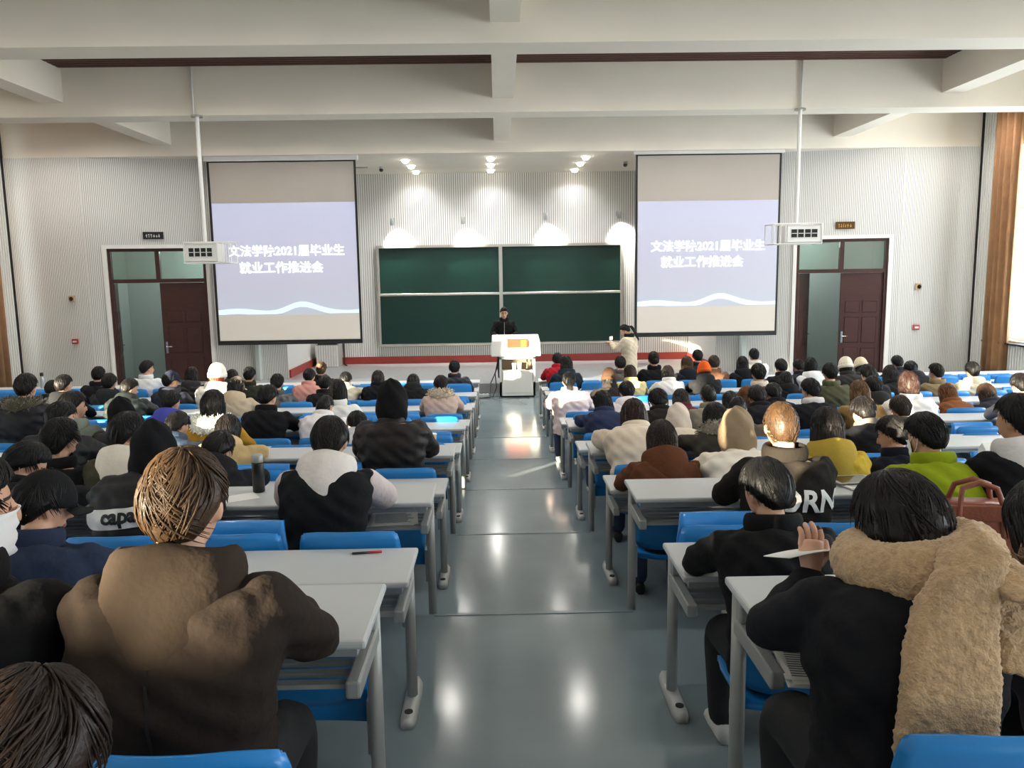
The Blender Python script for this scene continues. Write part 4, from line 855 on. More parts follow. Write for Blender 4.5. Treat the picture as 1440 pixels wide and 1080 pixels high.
def torso(g, J, k=1.0, hem=0.0, puff=0.0, collar=True, hips=True):
    pel, ch, nb = J['pel'], J['ch'], J['nb']
    pts = [(0, pel-A(0, 0, .06+hem), .195, .15), (0, pel, .20, .155), (0, lerp(pel, ch, .5), .185, .14), (0, ch, .212, .152), (0, lerp(ch, nb, .55), .222, .140), (0, lerp(ch, nb, .85), .195, .118), (0, nb, .115, .092)]
    rings = []; N = 4 if not puff else 9
    for i in range(len(pts)-1):
        for q in range(N):
            t = q/N; c = lerp(pts[i][1], pts[i+1][1], t); rx = lerp(pts[i][2], pts[i+1][2], t); ry = lerp(pts[i][3], pts[i+1][3], t)
            d = pts[min(i+1, len(pts)-1)][1]-pts[i][1]; d = d/np.linalg.norm(d); ay = np.cross(d, A(1, 0, 0))
            s = k
            if puff: s = k*(1+0.02+puff*abs(math.sin(c[2]*math.pi/0.085)))
            rings.append(ering(c, rx*s, ry*s, (1, 0, 0), ay))
    rings.append(ering(nb, .11*k, .085*k))
    g.loft(rings)
    if collar: g.loft([ering(nb+A(0, -.005, -.05), .125*k, .10*k), ering(nb+A(0, .0, .0), .09*k, .082*k), ering(nb+A(0, .01, .045), .078*k, .075*k)])
def limb(g, a, m, b, r, n=10, puff=0.0, nseg=6):
    P = []; R = []
    for i in range(nseg): t = i/nseg; P.append(lerp(a, m, t)); R.append(lerp(r[0], r[1], t))
    for i in range(nseg+1): t = i/nseg; P.append(lerp(m, b, t)); R.append(lerp(r[1], r[2], t))
    if puff:
        P2 = []; R2 = []; M_ = 44
        for i in range(M_+1):
            f = i/M_*(len(P)-1); j = min(int(f), len(P)-2); P2.append(lerp(P[j], P[j+1], f-j)); R2.append(lerp(R[j], R[j+1], f-j)*(1+puff*abs(math.sin(i*math.pi/5.2))))
        P, R = P2, R2
    # soften the bend
    for _ in range(2): P = [P[0]]+[(P[i-1]+2*P[i]+P[i+1])/4 for i in range(1, len(P)-1)]+[P[-1]]
    g.tube(P, R, n, rnd=True)
def head_geo(g, J):
    HR, hc = J['HR'], J['hc']
    def X(p): return HR@p+hc
    rings = []; nv, nu = 18, 24
    for i in range(nv+1):
        ph = math.pi*(0.03+0.94*i/nv); z = -math.cos(ph); s = math.sin(ph); ring = []
        for k in range(nu):
            t = 2*math.pi*k/nu; cx, sy = math.cos(t), math.sin(t)
            x = .077*s*cx; y = .099*s*sy; zz = .118*z
            if z < 0:
                x *= 1-.26*(-z)**1.2
                if sy < 0: y *= 1-.50*(-z)**0.9
                else: y = y*(1-.05*(-z))+.010*(-z)
            if sy > .3 and -.35 < z < .25: y -= .004
            ring.append(X(A(x, y, zz)))
        rings.append(ring)
    g.loft(rings)
    g.loft([[X(A(x*w_, y, z)) for x, y in ((-1, 0.0), (-.6, d), (0, d*1.25), (.6, d), (1, 0.0))] for z, w_, d in ((.025, .006, .094), (.0, .010, .1), (-.02, .014, .107), (-.034, .017, .108), (-.042, .012, .098))])
    for s in (-1, 1): g.ell(X(A(s*.079, -.008, -.006)), (.012, .020, .033), 10, 8, M3=HR@np.array(Matrix.Rotation(s*.35, 3, 'Z')))
    for zz, d in ((-.062, .004), (-.074, .003)): g.ell(X(A(0, .088+d, zz)), (.022, .010, .007), 10, 6, M3=HR)
    g.tube([J['nb']-A(0, .0, .05), lerp(J['nb'], hc, .5)+A(0, -.012, 0), X(A(0, -.018, -.05))], (.066, .054, .052), 14)
def hand_geo(g, fg_, w, d, up, s, curl=0.5):
    d = d/np.linalg.norm(d); up = up-d*np.dot(up, d); up = up/np.linalg.norm(up); sd_ = np.cross(d, up)*s     # towards little finger
    g.tube([w-d*.05, w, w+d*.045, w+d*.085], (.026, .027, .036, .034), 10, sx=1.0)
    k = w+d*.085
    for i, (L, off) in enumerate(((.062, -.030), (.074, -.010), (.068, .011), (.052, .030))):
        a = k+sd_*off-d*.015; p1 = a+d*L*.45+up*.004; p2 = p1+(d*(1-curl*.5)-up*curl*.6)*L*.33; p3 = p2+(d*(1-curl)-up*curl)*L*.30
        fg_.tube([a, p1, p2, p3], (.0095, .0088, .008, .0068), 7, rnd=True)
    a = w+d*.02-sd_*.026; p1 = a+(d*.6-sd_*.7-up*.2)*.034; p2 = p1+(d*.9-sd_*.25-up*.25)*.030; p3 = p2+(d-up*.2)*.018
    fg_.tube([a, p1, p2, p3], (.012, .0105, .0095, .0075), 7, rnd=True)
def face_mats(me, J):
    HR, hc = J['HR'], J['hc']
    co = np.empty(len(me.polygons)*3); me.polygons.foreach_get('center', co); co = (co.reshape(-1, 3)-hc)@HR
    mi = np.zeros(len(co), int); fr = co[:, 1] > .06
    for s in (-1, 1):
        mi[fr & (((co[:, 0]-s*.031)/.014)**2+((co[:, 2]-.006)/.006)**2 < 1)] = 1
        mi[fr & (((co[:, 0]-s*.033)/.020)**2+((co[:, 2]-.028)/.005)**2 < 1)] = 1
    mi[fr & (np.abs(co[:, 0]) < .023) & (np.abs(co[:, 2]+.068) < .009)] = 2
    me.polygons.foreach_set('material_index', mi.tolist())
BODY = {}
def body_mesh(J, voxel, key=None, curl=0.5):
    if key in BODY: return BODY[key]
    g = G(); f = G()
    torso(g, J, 0.84, collar=False)
    for i, s in enumerate((-1, 1)):
        limb(g, J['sh'][i], J['el'][i], J['ha'][i], (.055, .042, .030)); limb(g, J['hip'][i], J['kn'][i], J['an'][i], (.085, .055, .042))
        g.tube([J['an'][i], J['an'][i]+A(0, .02, -.035), J['an'][i]+A(0, .13, -.055)], (.04, .038, .028), 8, rnd=True)
        d = J.get('hd', [None, None])[i]
        if d is None: d = A(-s*.35, .9, -.12)
        hand_geo(g, f, J['ha'][i]+d/np.linalg.norm(d)*.035, d, J.get('hu', [A(0, 0, 1)]*2)[i], s, curl)
    head_geo(g, J)
    me = remesh(g, voxel, 2)
    fm = f.mesh('f'); bm = bmesh.new(); bm.from_mesh(me); bm.from_mesh(fm); bm.to_mesh(me); bm.free(); bpy.data.meshes.remove(fm)
    smooth(me); face_mats(me, J)
    for q in ('skin', 'brow', 'lip'): me.materials.append(M[q])
    if key: BODY[key] = me
    return me
COATS = {}
def coat_mesh(J, style, voxel, key=None, sleeves=True, hem=0.0, scale=1.0):
    if key in COATS: return COATS[key]
    g = G(); puff = .07 if style == 'puffer' else 0.0; k = (1.10 if style == 'puffer' else 1.03)*scale
    torso(g, J, k, hem, puff)
    r = (.083, .072, .055) if style == 'puffer' else (.075, .064, .048)
    if sleeves:
        for i in range(2): limb(g, J['sh'][i], J['el'][i], J['ha'][i], [q*scale for q in r], 12, puff*1.2)
    else:
        for i in range(2): g.ell(J['sh'][i], (.07, .07, .075))
    for i, s in enumerate((-1, 1)): g.ell(lerp(J['sh'][i], J['nb'], .3)+A(0, 0, -.015), (.10*k, .08*k, .055*k), 14, 8)
    me = remesh(g, voxel, 2 if style == 'puffer' else 4)
    # cloth folds: low displacement along normals
    n = len(me.vertices); co = np.empty(n*3); no = np.empty(n*3); me.vertices.foreach_get('co', co); me.vertices.foreach_get('normal', no)
    co = co.reshape(-1, 3); no = no.reshape(-1, 3)
    d = .004*np.sin(co[:, 2]*38+3*np.sin(co[:, 0]*17)+co[:, 1]*21)+.003*np.sin(co[:, 2]*71+co[:, 0]*53)
    me.vertices.foreach_set('co', (co+no*d[:, None]).ravel()); me.update()
    if key: COATS[key] = me
    return me
SLV = {}
def sleeve_mesh(J, i, key):
    if (key, i) in SLV: return SLV[(key, i)]
    g = G(); limb(g, lerp(J['sh'][i], J['el'][i], .08), J['el'][i], J['ha'][i], (.082, .075, .055), 14, .05); SLV[(key, i)] = remesh(g, .012, 2); return SLV[(key, i)]
TROU = {}
def trousers_mesh(J, key):
    if key in TROU: return TROU[key]
    g = G()
    for i in range(2): limb(g, J['hip'][i], J['kn'][i], J['an'][i]+A(0, 0, .02), (.105, .075, .06), 12)
    g.ell(J['pel']-A(0, 0, .02), (.19, .15, .10)); TROU[key] = remesh(g, .018, 3); return TROU[key]
def shoe_mesh():
    rings = []
    for y, w_, h in ((-.075, .028, .07), (-.06, .036, .085), (.0, .040, .085), (.06, .044, .06), (.13, .042, .045), (.17, .026, .03)):
        rings.append([(w_*math.cos(t), y, max(0.0, h*.5+h*.55*math.sin(t))) for t in [2*math.pi*q/12 for q in range(12)]])
    return smooth(G().loft(rings).mesh('shoe'))
SHOE = shoe_mesh()

# ---- hair in head space (face looks along +y)
def hnoise(d, sc, sd_):
    return (math.sin(d[0]*sc*9+sd_)+math.sin(d[1]*sc*11+sd_*2.1)+math.sin(d[2]*sc*10+sd_*.7+d[0]*sc*5))/3
HAIRM = {}
def hair_mesh(kind, var=0):
    if (kind, var) in HAIRM: return HAIRM[(kind, var)]
    rnd = random.Random(hash(kind) % 1000 + var if False else sum(map(ord, kind))*7+var); g = G()
    thick = dict(crew=.008, short=.022, tous=.025, long=.020, bob=.024, pony=.016, bun=.016)[kind]
    longish = kind in ('long', 'bob')
    def surf(az, pol, off):     # az 0 = front, pol 0 = top
        d = A(math.sin(az)*math.sin(pol), math.cos(az)*math.sin(pol), math.cos(pol))
        return d*A(.077, .099, .118)+d*off
    def limit(az):              # polar angle at which the hair ends
        a = abs((az+math.pi) % (2*math.pi)-math.pi)
        fr, sd_, bk = math.radians(52), math.radians(88), math.radians(122)
        if longish: sd_, bk = math.radians(115), math.radians(135)
        if a < 1.0: return lerp(fr, fr+.12, a)
        if a < 1.75: return lerp(fr+.12, sd_, (a-1.0)/.75)
        return lerp(sd_, bk, min(1, (a-1.75)/.7))
    nu, nv = 40, 22; rings = []
    for i in range(nv+1):
        pol = .02+(math.pi-.06)*i/nv; ring = []
        for k in range(nu):
            az = 2*math.pi*k/nu; lm = limit(az); d = A(math.sin(az)*math.sin(pol), math.cos(az)*math.sin(pol), math.cos(pol))
            over = pol-lm
            t = thick*(1+.25*hnoise(d, 1.2, var))
            if kind in ('short', 'crew'): t *= 1-.55*max(0, min(1, (pol-1.35)/.8))
            if over > 0: t = lerp(t, -.03, min(1, over/.22))
            elif over > -.25: t *= lerp(1.0, .65, 1+over/.25)
            ring.append(surf(az, pol, t))
        rings.append(ring)
    g.loft(rings)
    # locks running from the whorl
    N = dict(crew=420, short=420, tous=560, long=360, bob=360, pony=300, bun=300)[kind]
    if var >= 10: N = int(N*2.2)
    for q in range(N):
        az = rnd.uniform(0, 2*math.pi); lm = limit(az); p0 = rnd.uniform(.0, .55 if kind != 'crew' else 1.2)*lm; p1 = min(lm+rnd.uniform(-.05, .12), p0+rnd.uniform(.5, 1.1))
        if kind in ('crew',): p1 = min(lm, p0+.35)
        sw = (.75*math.sin(az*3+var+p0*2.2)+.35*math.sin(az*7+var*2+p0*3)+rnd.uniform(-.12, .12))*(1.25 if kind == 'tous' else .55); lift = rnd.uniform(.0, .006)*(2.2 if kind == 'tous' else 1.0); P = []; R = []
        n = 7
        for j in range(n+1):
            t = j/n; pol = lerp(p0, p1, t); a2 = az+sw*t*t
            th = thick*(1-.5*max(0, min(1, (pol-1.35)/.8)) if kind in ('short', 'crew') else 1)
            P.append(surf(a2, pol, th+lift*math.sin(math.pi*min(1, t*.9+.1))-.003)); R.append((.0034+.0022*rnd.random())*(1-.75*t**2)*(.6 if kind == 'crew' else 1)*(.72 if var >= 10 else 1))
        g.tube(P, R, 4)
    if longish:
        z1 = -.42 if kind == 'long' else -.155
        M_ = 13; rings = []
        for i in range(10):
            t = i/9; z = lerp(-.02, z1, t); w_ = lerp(.096, .115 if kind == 'long' else .092, t); b = lerp(.118, .13 if kind == 'long' else .10, t); o_ = []; i_ = []
            span = lerp(1.9, 1.25, t) if kind == 'long' else lerp(1.95, 1.75, t)
            for j in range(M_):
                a = math.pi+lerp(-span, span, j/(M_-1)); wv = 1+.03*math.sin(j*2.3+i*.6+var)
                o_.append(A(w_*math.sin(a)*wv, b*math.cos(a)*wv*(1 if math.cos(a) < 0 else .55), z+.01*math.sin(j*1.9)*t)); i_.append(A((w_-.03)*math.sin(a), (b-.035)*math.cos(a)*(1 if math.cos(a) < 0 else .55), z))
            rings.append(o_+i_[::-1])
        g.loft(rings)
        for q in range((150 if kind == 'long' else 110)*(2 if var >= 10 else 1)):
            a = math.pi+rnd.uniform(-1.7, 1.7); P = []; R = []; zt = rnd.uniform(.04, -.1); ze = z1+rnd.uniform(-.03, .06); jit = rnd.uniform(-.05, .05)
            for j in range(7):
                t = j/6; z = lerp(zt, ze, t); w_ = lerp(.099, .117 if kind == 'long' else .094, t); b = lerp(.121, .132 if kind == 'long' else .102, t); aa = a+jit*math.sin(t*3)
                aa = math.pi+(aa-math.pi)*lerp(1, .78 if kind == 'long' else .98, t)
                P.append(A(w_*math.sin(aa), b*math.cos(aa)*(1 if math.cos(aa) < 0 else .55), z)); R.append(.0055*(1-.7*t**3))
            g.tube(P, R, 4)
    if kind == 'pony':
        g.ell((0, -.112, .03), (.024, .02, .024), 10, 8)
        for q in range(26):
            dx, dy = rnd.gauss(0, .012), rnd.gauss(0, .010); L = rnd.uniform(.26, .34)
            g.tube([A(dx*.5, -.115, .03), A(dx, -.155+dy, .0), A(dx*1.6, -.165+dy, -.10), A(dx*1.6+.01, -.15+dy, -.2), A(dx, -.14+dy, -L)], (.010, .014, .015, .011, .002), 6)
    if kind == 'bun':
        for q in range(16):
            a = rnd.uniform(0, 6.28); r_ = rnd.uniform(.02, .034)
            g.tube([A(r_*math.cos(a+t*2.0), -.115-.016*math.sin(t*2), .075+r_*math.sin(a+t*2.0)) for t in (0, .5, 1, 1.5, 2)], (.008, .013, .014, .013, .006), 6)
        g.ell((0, -.115, .075), (.036, .03, .036), 12, 8)
    HAIRM[(kind, var)] = smooth(g.mesh('hair')); return HAIRM[(kind, var)]
def cap_mesh():
    g = G(); rings = []
    for i in range(9):
        pol = .05+1.50*i/8; rings.append([A(.095*math.sin(pol)*math.cos(t), .116*math.sin(pol)*math.sin(t), .135*math.cos(pol)+.01) for t in [2*math.pi*k/24 for k in range(24)]])
    g.loft(rings)
    o = []; N = 12
    for s in (1, -1):
        for j in range(N+1):
            a = math.radians(lerp(25, 155, j/N)) if s > 0 else math.radians(lerp(155, 25, j/N)); k = 1.0 if s < 0 else 1.62
            o.append((.094*math.cos(a)*(1.0 if s < 0 else 1.08), .112*math.sin(a)*k, .022-.018*(1 if s > 0 else 0)-.02*abs(math.cos(a))))
    g.loft([[A(*p) for p in o], [A(*p)+A(0, 0, .006) for p in o]])
    g.ell((0, 0, .146), (.009, .009, .006), 8, 6); return smooth(g.mesh('cap'))
def beanie_mesh():
    g = G(); rings = []
    for i in range(12):
        pol = .04+1.62*i/11; k = 1+.02*math.sin(i*3.1); rings.append([A(.100*k*math.sin(pol)**.8*math.cos(t)*(1+.014*math.cos(18*t)), .122*k*math.sin(pol)**.8*math.sin(t)*(1+.014*math.cos(18*t)), .150*math.cos(pol)+.012) for t in [2*math.pi*q/72 for q in range(72)]])
    g.loft(rings); rings = []
    for z, r_ in ((-.02, 1.0), (-.022, 1.08), (.03, 1.10), (.034, 1.02)): rings.append([A(.098*r_*math.cos(t), .120*r_*math.sin(t), z) for t in [2*math.pi*q/36 for q in range(36)]])
    g.loft(rings); return smooth(g.mesh('beanie'))
def beret_mesh():
    g = G(); g.lathe([(.02, .138), (.07, .132), (.112, .105), (.12, .08), (.108, .055), (.094, .040)], n=28); g.ell((0, 0, .14), (.008, .008, .012), 8, 6); return smooth(g.mesh('beret'))
HATS = {}
def hat_mesh(k):
    if k not in HATS: HATS[k] = dict(cap=cap_mesh, beanie=beanie_mesh, beret=beret_mesh)[k]()
    return HATS[k]
def mask_mesh():
    g = G(); F_ = []; N, K = 12, 8
    for i in range(K+1):
        z = lerp(.0, -.105, i/K); row = []
        for j in range(N+1):
            a = lerp(-1.15, 1.15, j/N); b = .112-.012*abs(math.sin(i*2))+.006*(1-abs(a)); row.append(A(.085*math.sin(a), b*math.cos(a)-.006*(z/-.105)**2+.004, z))
        F_.append(row+[p-A(0, .004, 0) for p in row[::-1]])
    g.loft(F_)
    for s in (-1, 1): g.tube([A(s*.075, .05, -.02), A(s*.085, .01, .02), A(s*.09, -.025, .0), A(s*.085, .0, -.05), A(s*.072, .05, -.085)], .002, 5)
    return smooth(g.mesh('face_mask'))
MASKM = mask_mesh()
def glasses_mesh():
    g = G()
    for s in (-1, 1):
        g.tube([A(s*.034+.024*math.cos(t), .108, .008+.018*math.sin(t)) for t in [2*math.pi*q/16 for q in range(17)]], .0022, 6); g.tube([A(s*.058, .107, .012), A(s*.084, .03, .012), A(s*.085, -.02, .005)], .0022, 6)
    g.tube([A(-.01, .109, .01), A(.01, .109, .01)], .0022, 6); return smooth(g.mesh('glasses'))
GLASSM = glasses_mesh()
HOODM = {}
def hood_mesh(kind, lean=0, big=1.0):
    key = (kind, lean, big)
    if key in HOODM: return HOODM[key]
    g = G(); rnd = random.Random(5)
    if kind == 'up':      # shell round the head, head space
        nu, nv = 36, 22; rings = []
        for i in range(nv+1):
            pol = .02+(2.55)*i/nv; ring = []
            for k in range(nu):
                az = 2*math.pi*k/nu; a = abs((az+math.pi) % (2*math.pi)-math.pi); t = .040+.006*math.sin(az*5+i*.6)
                if a < 1.15 and pol > .85: t = lerp(t, -.045, min(1, (pol-.85)/.25)*min(1, (1.15-a)/.25))
                d = A(math.sin(az)*math.sin(pol), math.cos(az)*math.sin(pol), math.cos(pol)); p = d*A(.077, .099, .118)+d*t
                if pol > 1.6: p = p*A(1+.35*(pol-1.6), 1+.25*(pol-1.6), 1.25)
                if pol < .9 and math.cos(az) < 0: p = p+A(0, -.02, .012)*(1-pol/.9)
                ring.append(p)
            rings.append(ring)
        g.loft(rings); HOODM[key] = smooth(g.mesh('hood')); return HOODM[key]
    rings = []; N = 34; tilt = [0.0, .25, .5][lean]
    def sect(a):
        cb = max(0, math.cos(a)); 
        if kind == 'down': w_, h, dz, R_ = .028+.014*cb, .055+.056*cb**1.3, -.010-.030*cb**1.4, 1.10
        elif kind == 'fur': w_, h, dz, R_ = .042+.018*cb, .050+.025*cb, -.005-.015*cb, 1.18
        else: w_, h, dz, R_ = .016, .042, .005, .88
        return w_*big, h*big, dz, R_
    lim = 2.3 if kind != 'collar' else 2.75; cen = []
    for i in range(N+1):
        a = lerp(-lim, lim, i/N); w_, h, dz, R_ = sect(a); e = 1-.45*max(0, (abs(a)-1.6)/.7) if kind != 'collar' else 1
        c = A(.112*R_*math.sin(a), -.108*R_*math.cos(a), dz); u = A(math.sin(a), -math.cos(a), 0); v = A(0, 0, 1)
        if kind == 'down': v = v-u*.42*max(0, math.cos(a)); u = u+A(0, 0, .25)*max(0, math.cos(a))
        wob = 1+.03*math.sin(a*7+1); cen.append((c, u, v, w_*e, h*e))
        rings.append([c+u*w_*e*wob*math.cos(t)+v*h*e*math.sin(t)*(1.15 if math.sin(t) < 0 and kind == 'down' else 1) for t in [2*math.pi*k/14 for k in range(14)]])
    g.loft(rings)
    if kind == 'fur':
        for q in range(650):
            c, u, v, w_, h = cen[rnd.randrange(len(cen))]; t = rnd.uniform(0, 6.28); d = u*math.cos(t)+v*math.sin(t); p = c+u*w_*math.cos(t)*.95+v*h*math.sin(t)*.95+A(rnd.uniform(-.01, .01), rnd.uniform(-.01, .01), 0)
            e = p+(d+A(rnd.gauss(0, .35), rnd.gauss(0, .35), rnd.gauss(0, .3)))*rnd.uniform(.018, .032); g.tube([p, lerp(p, e, .5), e], (.007, .005, .001), 4)
    me = g.mesh('hood'); me.transform(Matrix.Rotation(-tilt, 4, 'X')); HOODM[key] = smooth(me); return HOODM[key]
PRNG = random.Random(11)
def head_mx(J): return Matrix.Translation(Vector(J['hc'])) @ Matrix(J['HR'].tolist()).to_4x4()
def put_text(o, coat, txt, size, m, z, x=0.0, tilt=0.0):
    me = text_mesh(txt, size, 0.0, bold=0.004)
    bm = bmesh.new(); bm.from_mesh(me); bmesh.ops.triangulate(bm, faces=bm.faces)
    for _ in range(2):
        L_ = [e for e in bm.edges if e.calc_length() > 0.02]
        if L_: bmesh.ops.subdivide_edges(bm, edges=L_, cuts=1)
        bmesh.ops.triangulate(bm, faces=bm.faces)
    bvh = BVHTree.FromPolygons([v.co for v in coat.vertices], [p.vertices[:] for p in coat.polygons])
    for v in bm.verts:
        c, s = math.cos(tilt), math.sin(tilt); px_, pz_ = c*v.co.x-s*v.co.y+x, s*v.co.x+c*v.co.y+z
        h = bvh.ray_cast(Vector((px_, -1.0, pz_)), Vector((0, 1, 0)))
        v.co = Vector((px_, (h[0].y if h[0] else -.15)-.005, pz_))
    bm.to_mesh(me); bm.free(); return ob('lettering', me, m, o)
def band(o, coat, m, x0, x1, z0, z1, name='colour_band', slope=0.0, off=.004):
    bvh = BVHTree.FromPolygons([v.co for v in coat.vertices], [p.vertices[:] for p in coat.polygons]); g = G(); nu, nv = 28, 8; vs = []; ok = []
    for i in range(nv+1):
        for j in range(nu+1):
            x = lerp(x0, x1, j/nu); z = lerp(z0, z1, i/nv)+slope*x; h = bvh.ray_cast(Vector((x, -1.0, z)), Vector((0, 1, 0)))
            ok.append(h[0] is not None and h[0].y < .12); vs.append((x, (h[0].y if h[0] else 0)-off, z))
    fs = [(a, a+1, a+nu+2, a+nu+1) for i in range(nv) for j in range(nu) for a in [i*(nu+1)+j] if ok[a] and ok[a+1] and ok[a+nu+2] and ok[a+nu+1]]
    g.add(vs, fs); return ob(name, smooth(g.mesh(name)), m, o)
def person(rec, J=None, key=None, voxel=None, extra=None):
    x, y, zf, lean, sc, yaw, hair, style, col, hood, row, label, ex = rec
    hero = y < 5.2
    if J is None:
        yq = int(round(yaw/20.0))*20; yq = max(-60, min(60, yq)); J = seated(lean, yq); key = (lean, yq, hero)
    else: key = ('x', label)
    vox = voxel or (.009 if hero else .0145)
    o = ob('person', body_mesh(J, vox, key)); o.location = (x, y, zf); o.scale = (sc, sc, sc); tag(o, label, 'person')
    ckey = (key[0] if key[0] != 'x' else label, style, hero)
    cm = coat_mesh(J, style if style != 'vest' else 'plain', .011 if hero else (.013 if style == 'puffer' else .016), ckey, sleeves=style != 'vest', scale=1.06 if hero else 1.03, hem=ex.get('hem', 0.0))
    mk = 'camo' if ex.get('camo') else style
    coat = ob('coat', cm, cloth(col, mk if mk in ('puffer', 'camo') else 'plain'), o)
    if style == 'vest':
        for i in range(2): ob('sleeve', sleeve_mesh(J, i, key), cloth(ex['sleeve']), o)
    ob('trousers', trousers_mesh(J, (key[0] if key[0] != 'x' else label)), M['jeans'] if PRNG.random() < .3 else M['pants'], o)
    sm = M['shoe'] if PRNG.random() < .5 else M['shoe2']
    for i in range(2): ob('shoe', SHOE, sm, o, tuple(J['an'][i]+A(0, .015, -.088)))
    hm = head_mx(J)
    hc = ex.get('hc') or PRNG.choice(['0d0a0a', '100c0b', '0b0a0b', '130e0c'])
    hk = 'crew' if hood.startswith('up') else hair
    ho = ob('hair', hair_mesh(hk, PRNG.randrange(2)+(10 if hero else 0)), hairmat(hc), o); ho.matrix_local = hm @ Matrix.Scale(0.93 if hood.startswith('up') else ex.get('hs', 1.03), 4)
    if 'hat' in ex:
        hk_, hcol = ex['hat'].split(':'); h = ob('hat', hat_mesh(hk_), cloth(hcol), o); h.matrix_local = hm @ Matrix.Scale(1.06, 4)
    if ex.get('mask'): q = ob('face_mask', MASKM, M['mask'], o); q.matrix_local = hm @ Matrix.Translation((0, -.006, 0))
    if ex.get('glasses'): q = ob('glasses', GLASSM, M['dark'], o); q.matrix_local = hm
    if hood == 'none' and not ex.get('scarf'): hood = PRNG.choice(['collar', 'collar', 'down'])+':'+col
    if hood != 'none':
        hk_, hcol = hood.split(':')
        h = ob('hood' if hk_ in ('up', 'down') else ('fur_collar' if hk_ == 'fur' else 'collar'), hood_mesh(hk_, 0 if hk_ == 'up' else lean, ex.get('big', 1.2 if (hero and hk_ == 'down') else 1.0)), cloth(hcol, 'fur' if hk_ == 'fur' else ('puffer' if style == 'puffer' and hk_ != 'up' else 'plain')), o)
        if hk_ == 'up': h.matrix_local = hm @ Matrix.Scale(0.97, 4)
        else: h.location = tuple(J['nb']+A(0, .0, .03))
    if ex.get('text') == 'capa':
        band(o, cm, mat('white_band', 'd6d4d0', 0.8), -.22, .20, .81, .91, slope=.10, off=.010); put_text(o, cm, 'capa', .10, mat('black_print', '101012', 0.7), .868, -.035, .10).location = (0, -.009, 0)
    if ex.get('seam'):
        for xs_ in (0.0,): band(o, cm, mat('seam', '120d0a', 0.9), xs_-.004, xs_+.004, .60, .93, 'back_seam', off=.003)
    if ex.get('text') == 'ORN':
        put_text(o, cm, 'ORN', .15, mat('white_print', 'e4e2dc', 0.7), .875, .06, -.06)
    return o, J, cm

for rec in PEOPLE:
    if rec[12].get('scarf'): SCARF = rec; continue
    person(rec)

# ---- woman with the fleece scarf (own pose: left hand raised with a paper, body leaning right)
J = seated(1)
J['nb'] = A(.05, .14, .975); J['ch'] = A(.02, .05, .80); J['hc'] = A(.10, .255, 1.065); J['HR'] = rot_head(22, 20)
J['sh'] = [J['nb']+A(s*.185, -.01, -.06) for s in (-1, 1)]
J['el'] = [A(-.245, .26, .795), A(.31, .30, .80)]; J['ha'] = [A(-.07, .40, .865), A(.16, .48, .80)]
J['hd'] = [A(.10, .35, .9), None]; J['hu'] = [A(.2, -1, .3), A(0, 0, 1)]
J['hip'] = [A(s*.10, .02, .52) for s in (-1, 1)]
rec = (0.93,)+SCARF[1:3]+(1, 1.0, 20, 'bob')+SCARF[7:9]+('none',)+SCARF[10:]
wo, J, cm = person(rec, J, voxel=.008)
bvh = BVHTree.FromPolygons([v.co for v in cm.vertices], [p.vertices[:] for p in cm.polygons])
from mathutils import noise as mn
def backy(x, z):
    h = bvh.ray_cast(Vector((x, -1, z)), Vector((0, 1, 0))); return h[0].y if h[0] else -.1
def fleece(g, vox=.007, amp=.006):
    me = remesh(g, vox, 2); n = len(me.vertices); co = np.empty(n*3); no = np.empty(n*3); me.vertices.foreach_get('co', co); me.vertices.foreach_get('normal', no); co = co.reshape(-1, 3); no = no.reshape(-1, 3)
    d = np.array([mn.noise(Vector(p)*125)*amp+mn.noise(Vector(p)*50)*amp*.5 for p in co]); me.vertices.foreach_set('co', (co+no*d[:, None]).ravel()); me.update(); return smooth(me)
M['fleece'] = mat('sand_fleece', 'b89a76', 0.95, var=0.16, vscale=55, bump=0.6, bscale=140, sheen=0.2)
sc_ = tag(empty('scarf', wo.location), 'sand-coloured fleece scarf wound round the neck of the woman in black', 'scarf')
g = G(); P = []; R = []
for i in range(25):      # the wrap
    a = 2*math.pi*i/24; P.append(J['nb']+A(.04+.135*math.sin(a), .03-.125*math.cos(a), .055+.02*math.sin(a)-.005*max(0, math.cos(a)))); R.append(.066+.016*math.cos(a))
g.tube(P, R, 14)
ob('neck_wrap', fleece(g), M['fleece'], sc_)
def tail(pts, wds, th):
    g = G(); rings = []
    for (x, z, dy, tl), w_ in zip(pts, wds):
        y = backy(x, min(z, 1.0))-th*.9+dy; rings.append(ering(A(x, y, z), w_, th, (math.cos(tl), 0, math.sin(tl)), (0, 1, 0), 20, 3.0))
    g.loft(rings); return fleece(g)
ob('scarf_tail', tail([(.10, 1.13, .02, .5), (.095, 1.09, -.035, .35), (.065, 1.02, -.045, .2), (.035, .94, -.025, .1), (.015, .85, -.018, .05), (.0, .76, -.015, 0), (-.005, .66, -.015, 0), (-.005, .56, -.012, 0)], (.05, .085, .095, .10, .106, .108, .108, .104), .036), M['fleece'], sc_)
ob('scarf_end', tail([(.17, 1.08, .04, .2), (.21, 1.04, .0, 0), (.225, .98, -.01, -.1), (.205, .91, -.01, -.15), (.185, .86, 0, -.1)], (.045, .07, .075, .07, .045), .034), M['fleece'], sc_)
pp = G(); rings = []
for i in range(9):
    t = i/8; rings.append([A(-.14+.26*t, .0, .0+.05*math.sin(t*2.4))+A(0, yy_, zz) for yy_, zz in ((-.02, 0), (.09, -.06), (.09, -.057), (-.02, .003))])
pp.loft(rings)
tag(ob('folded_paper', smooth(pp.mesh('folded_paper')), M['paper'], None, (0.93-.02, wo.location.y+.40, wo.location.z+.925), (0.2, .25, .2)), 'curled white paper in the hand of the woman in the fleece scarf', 'paper')

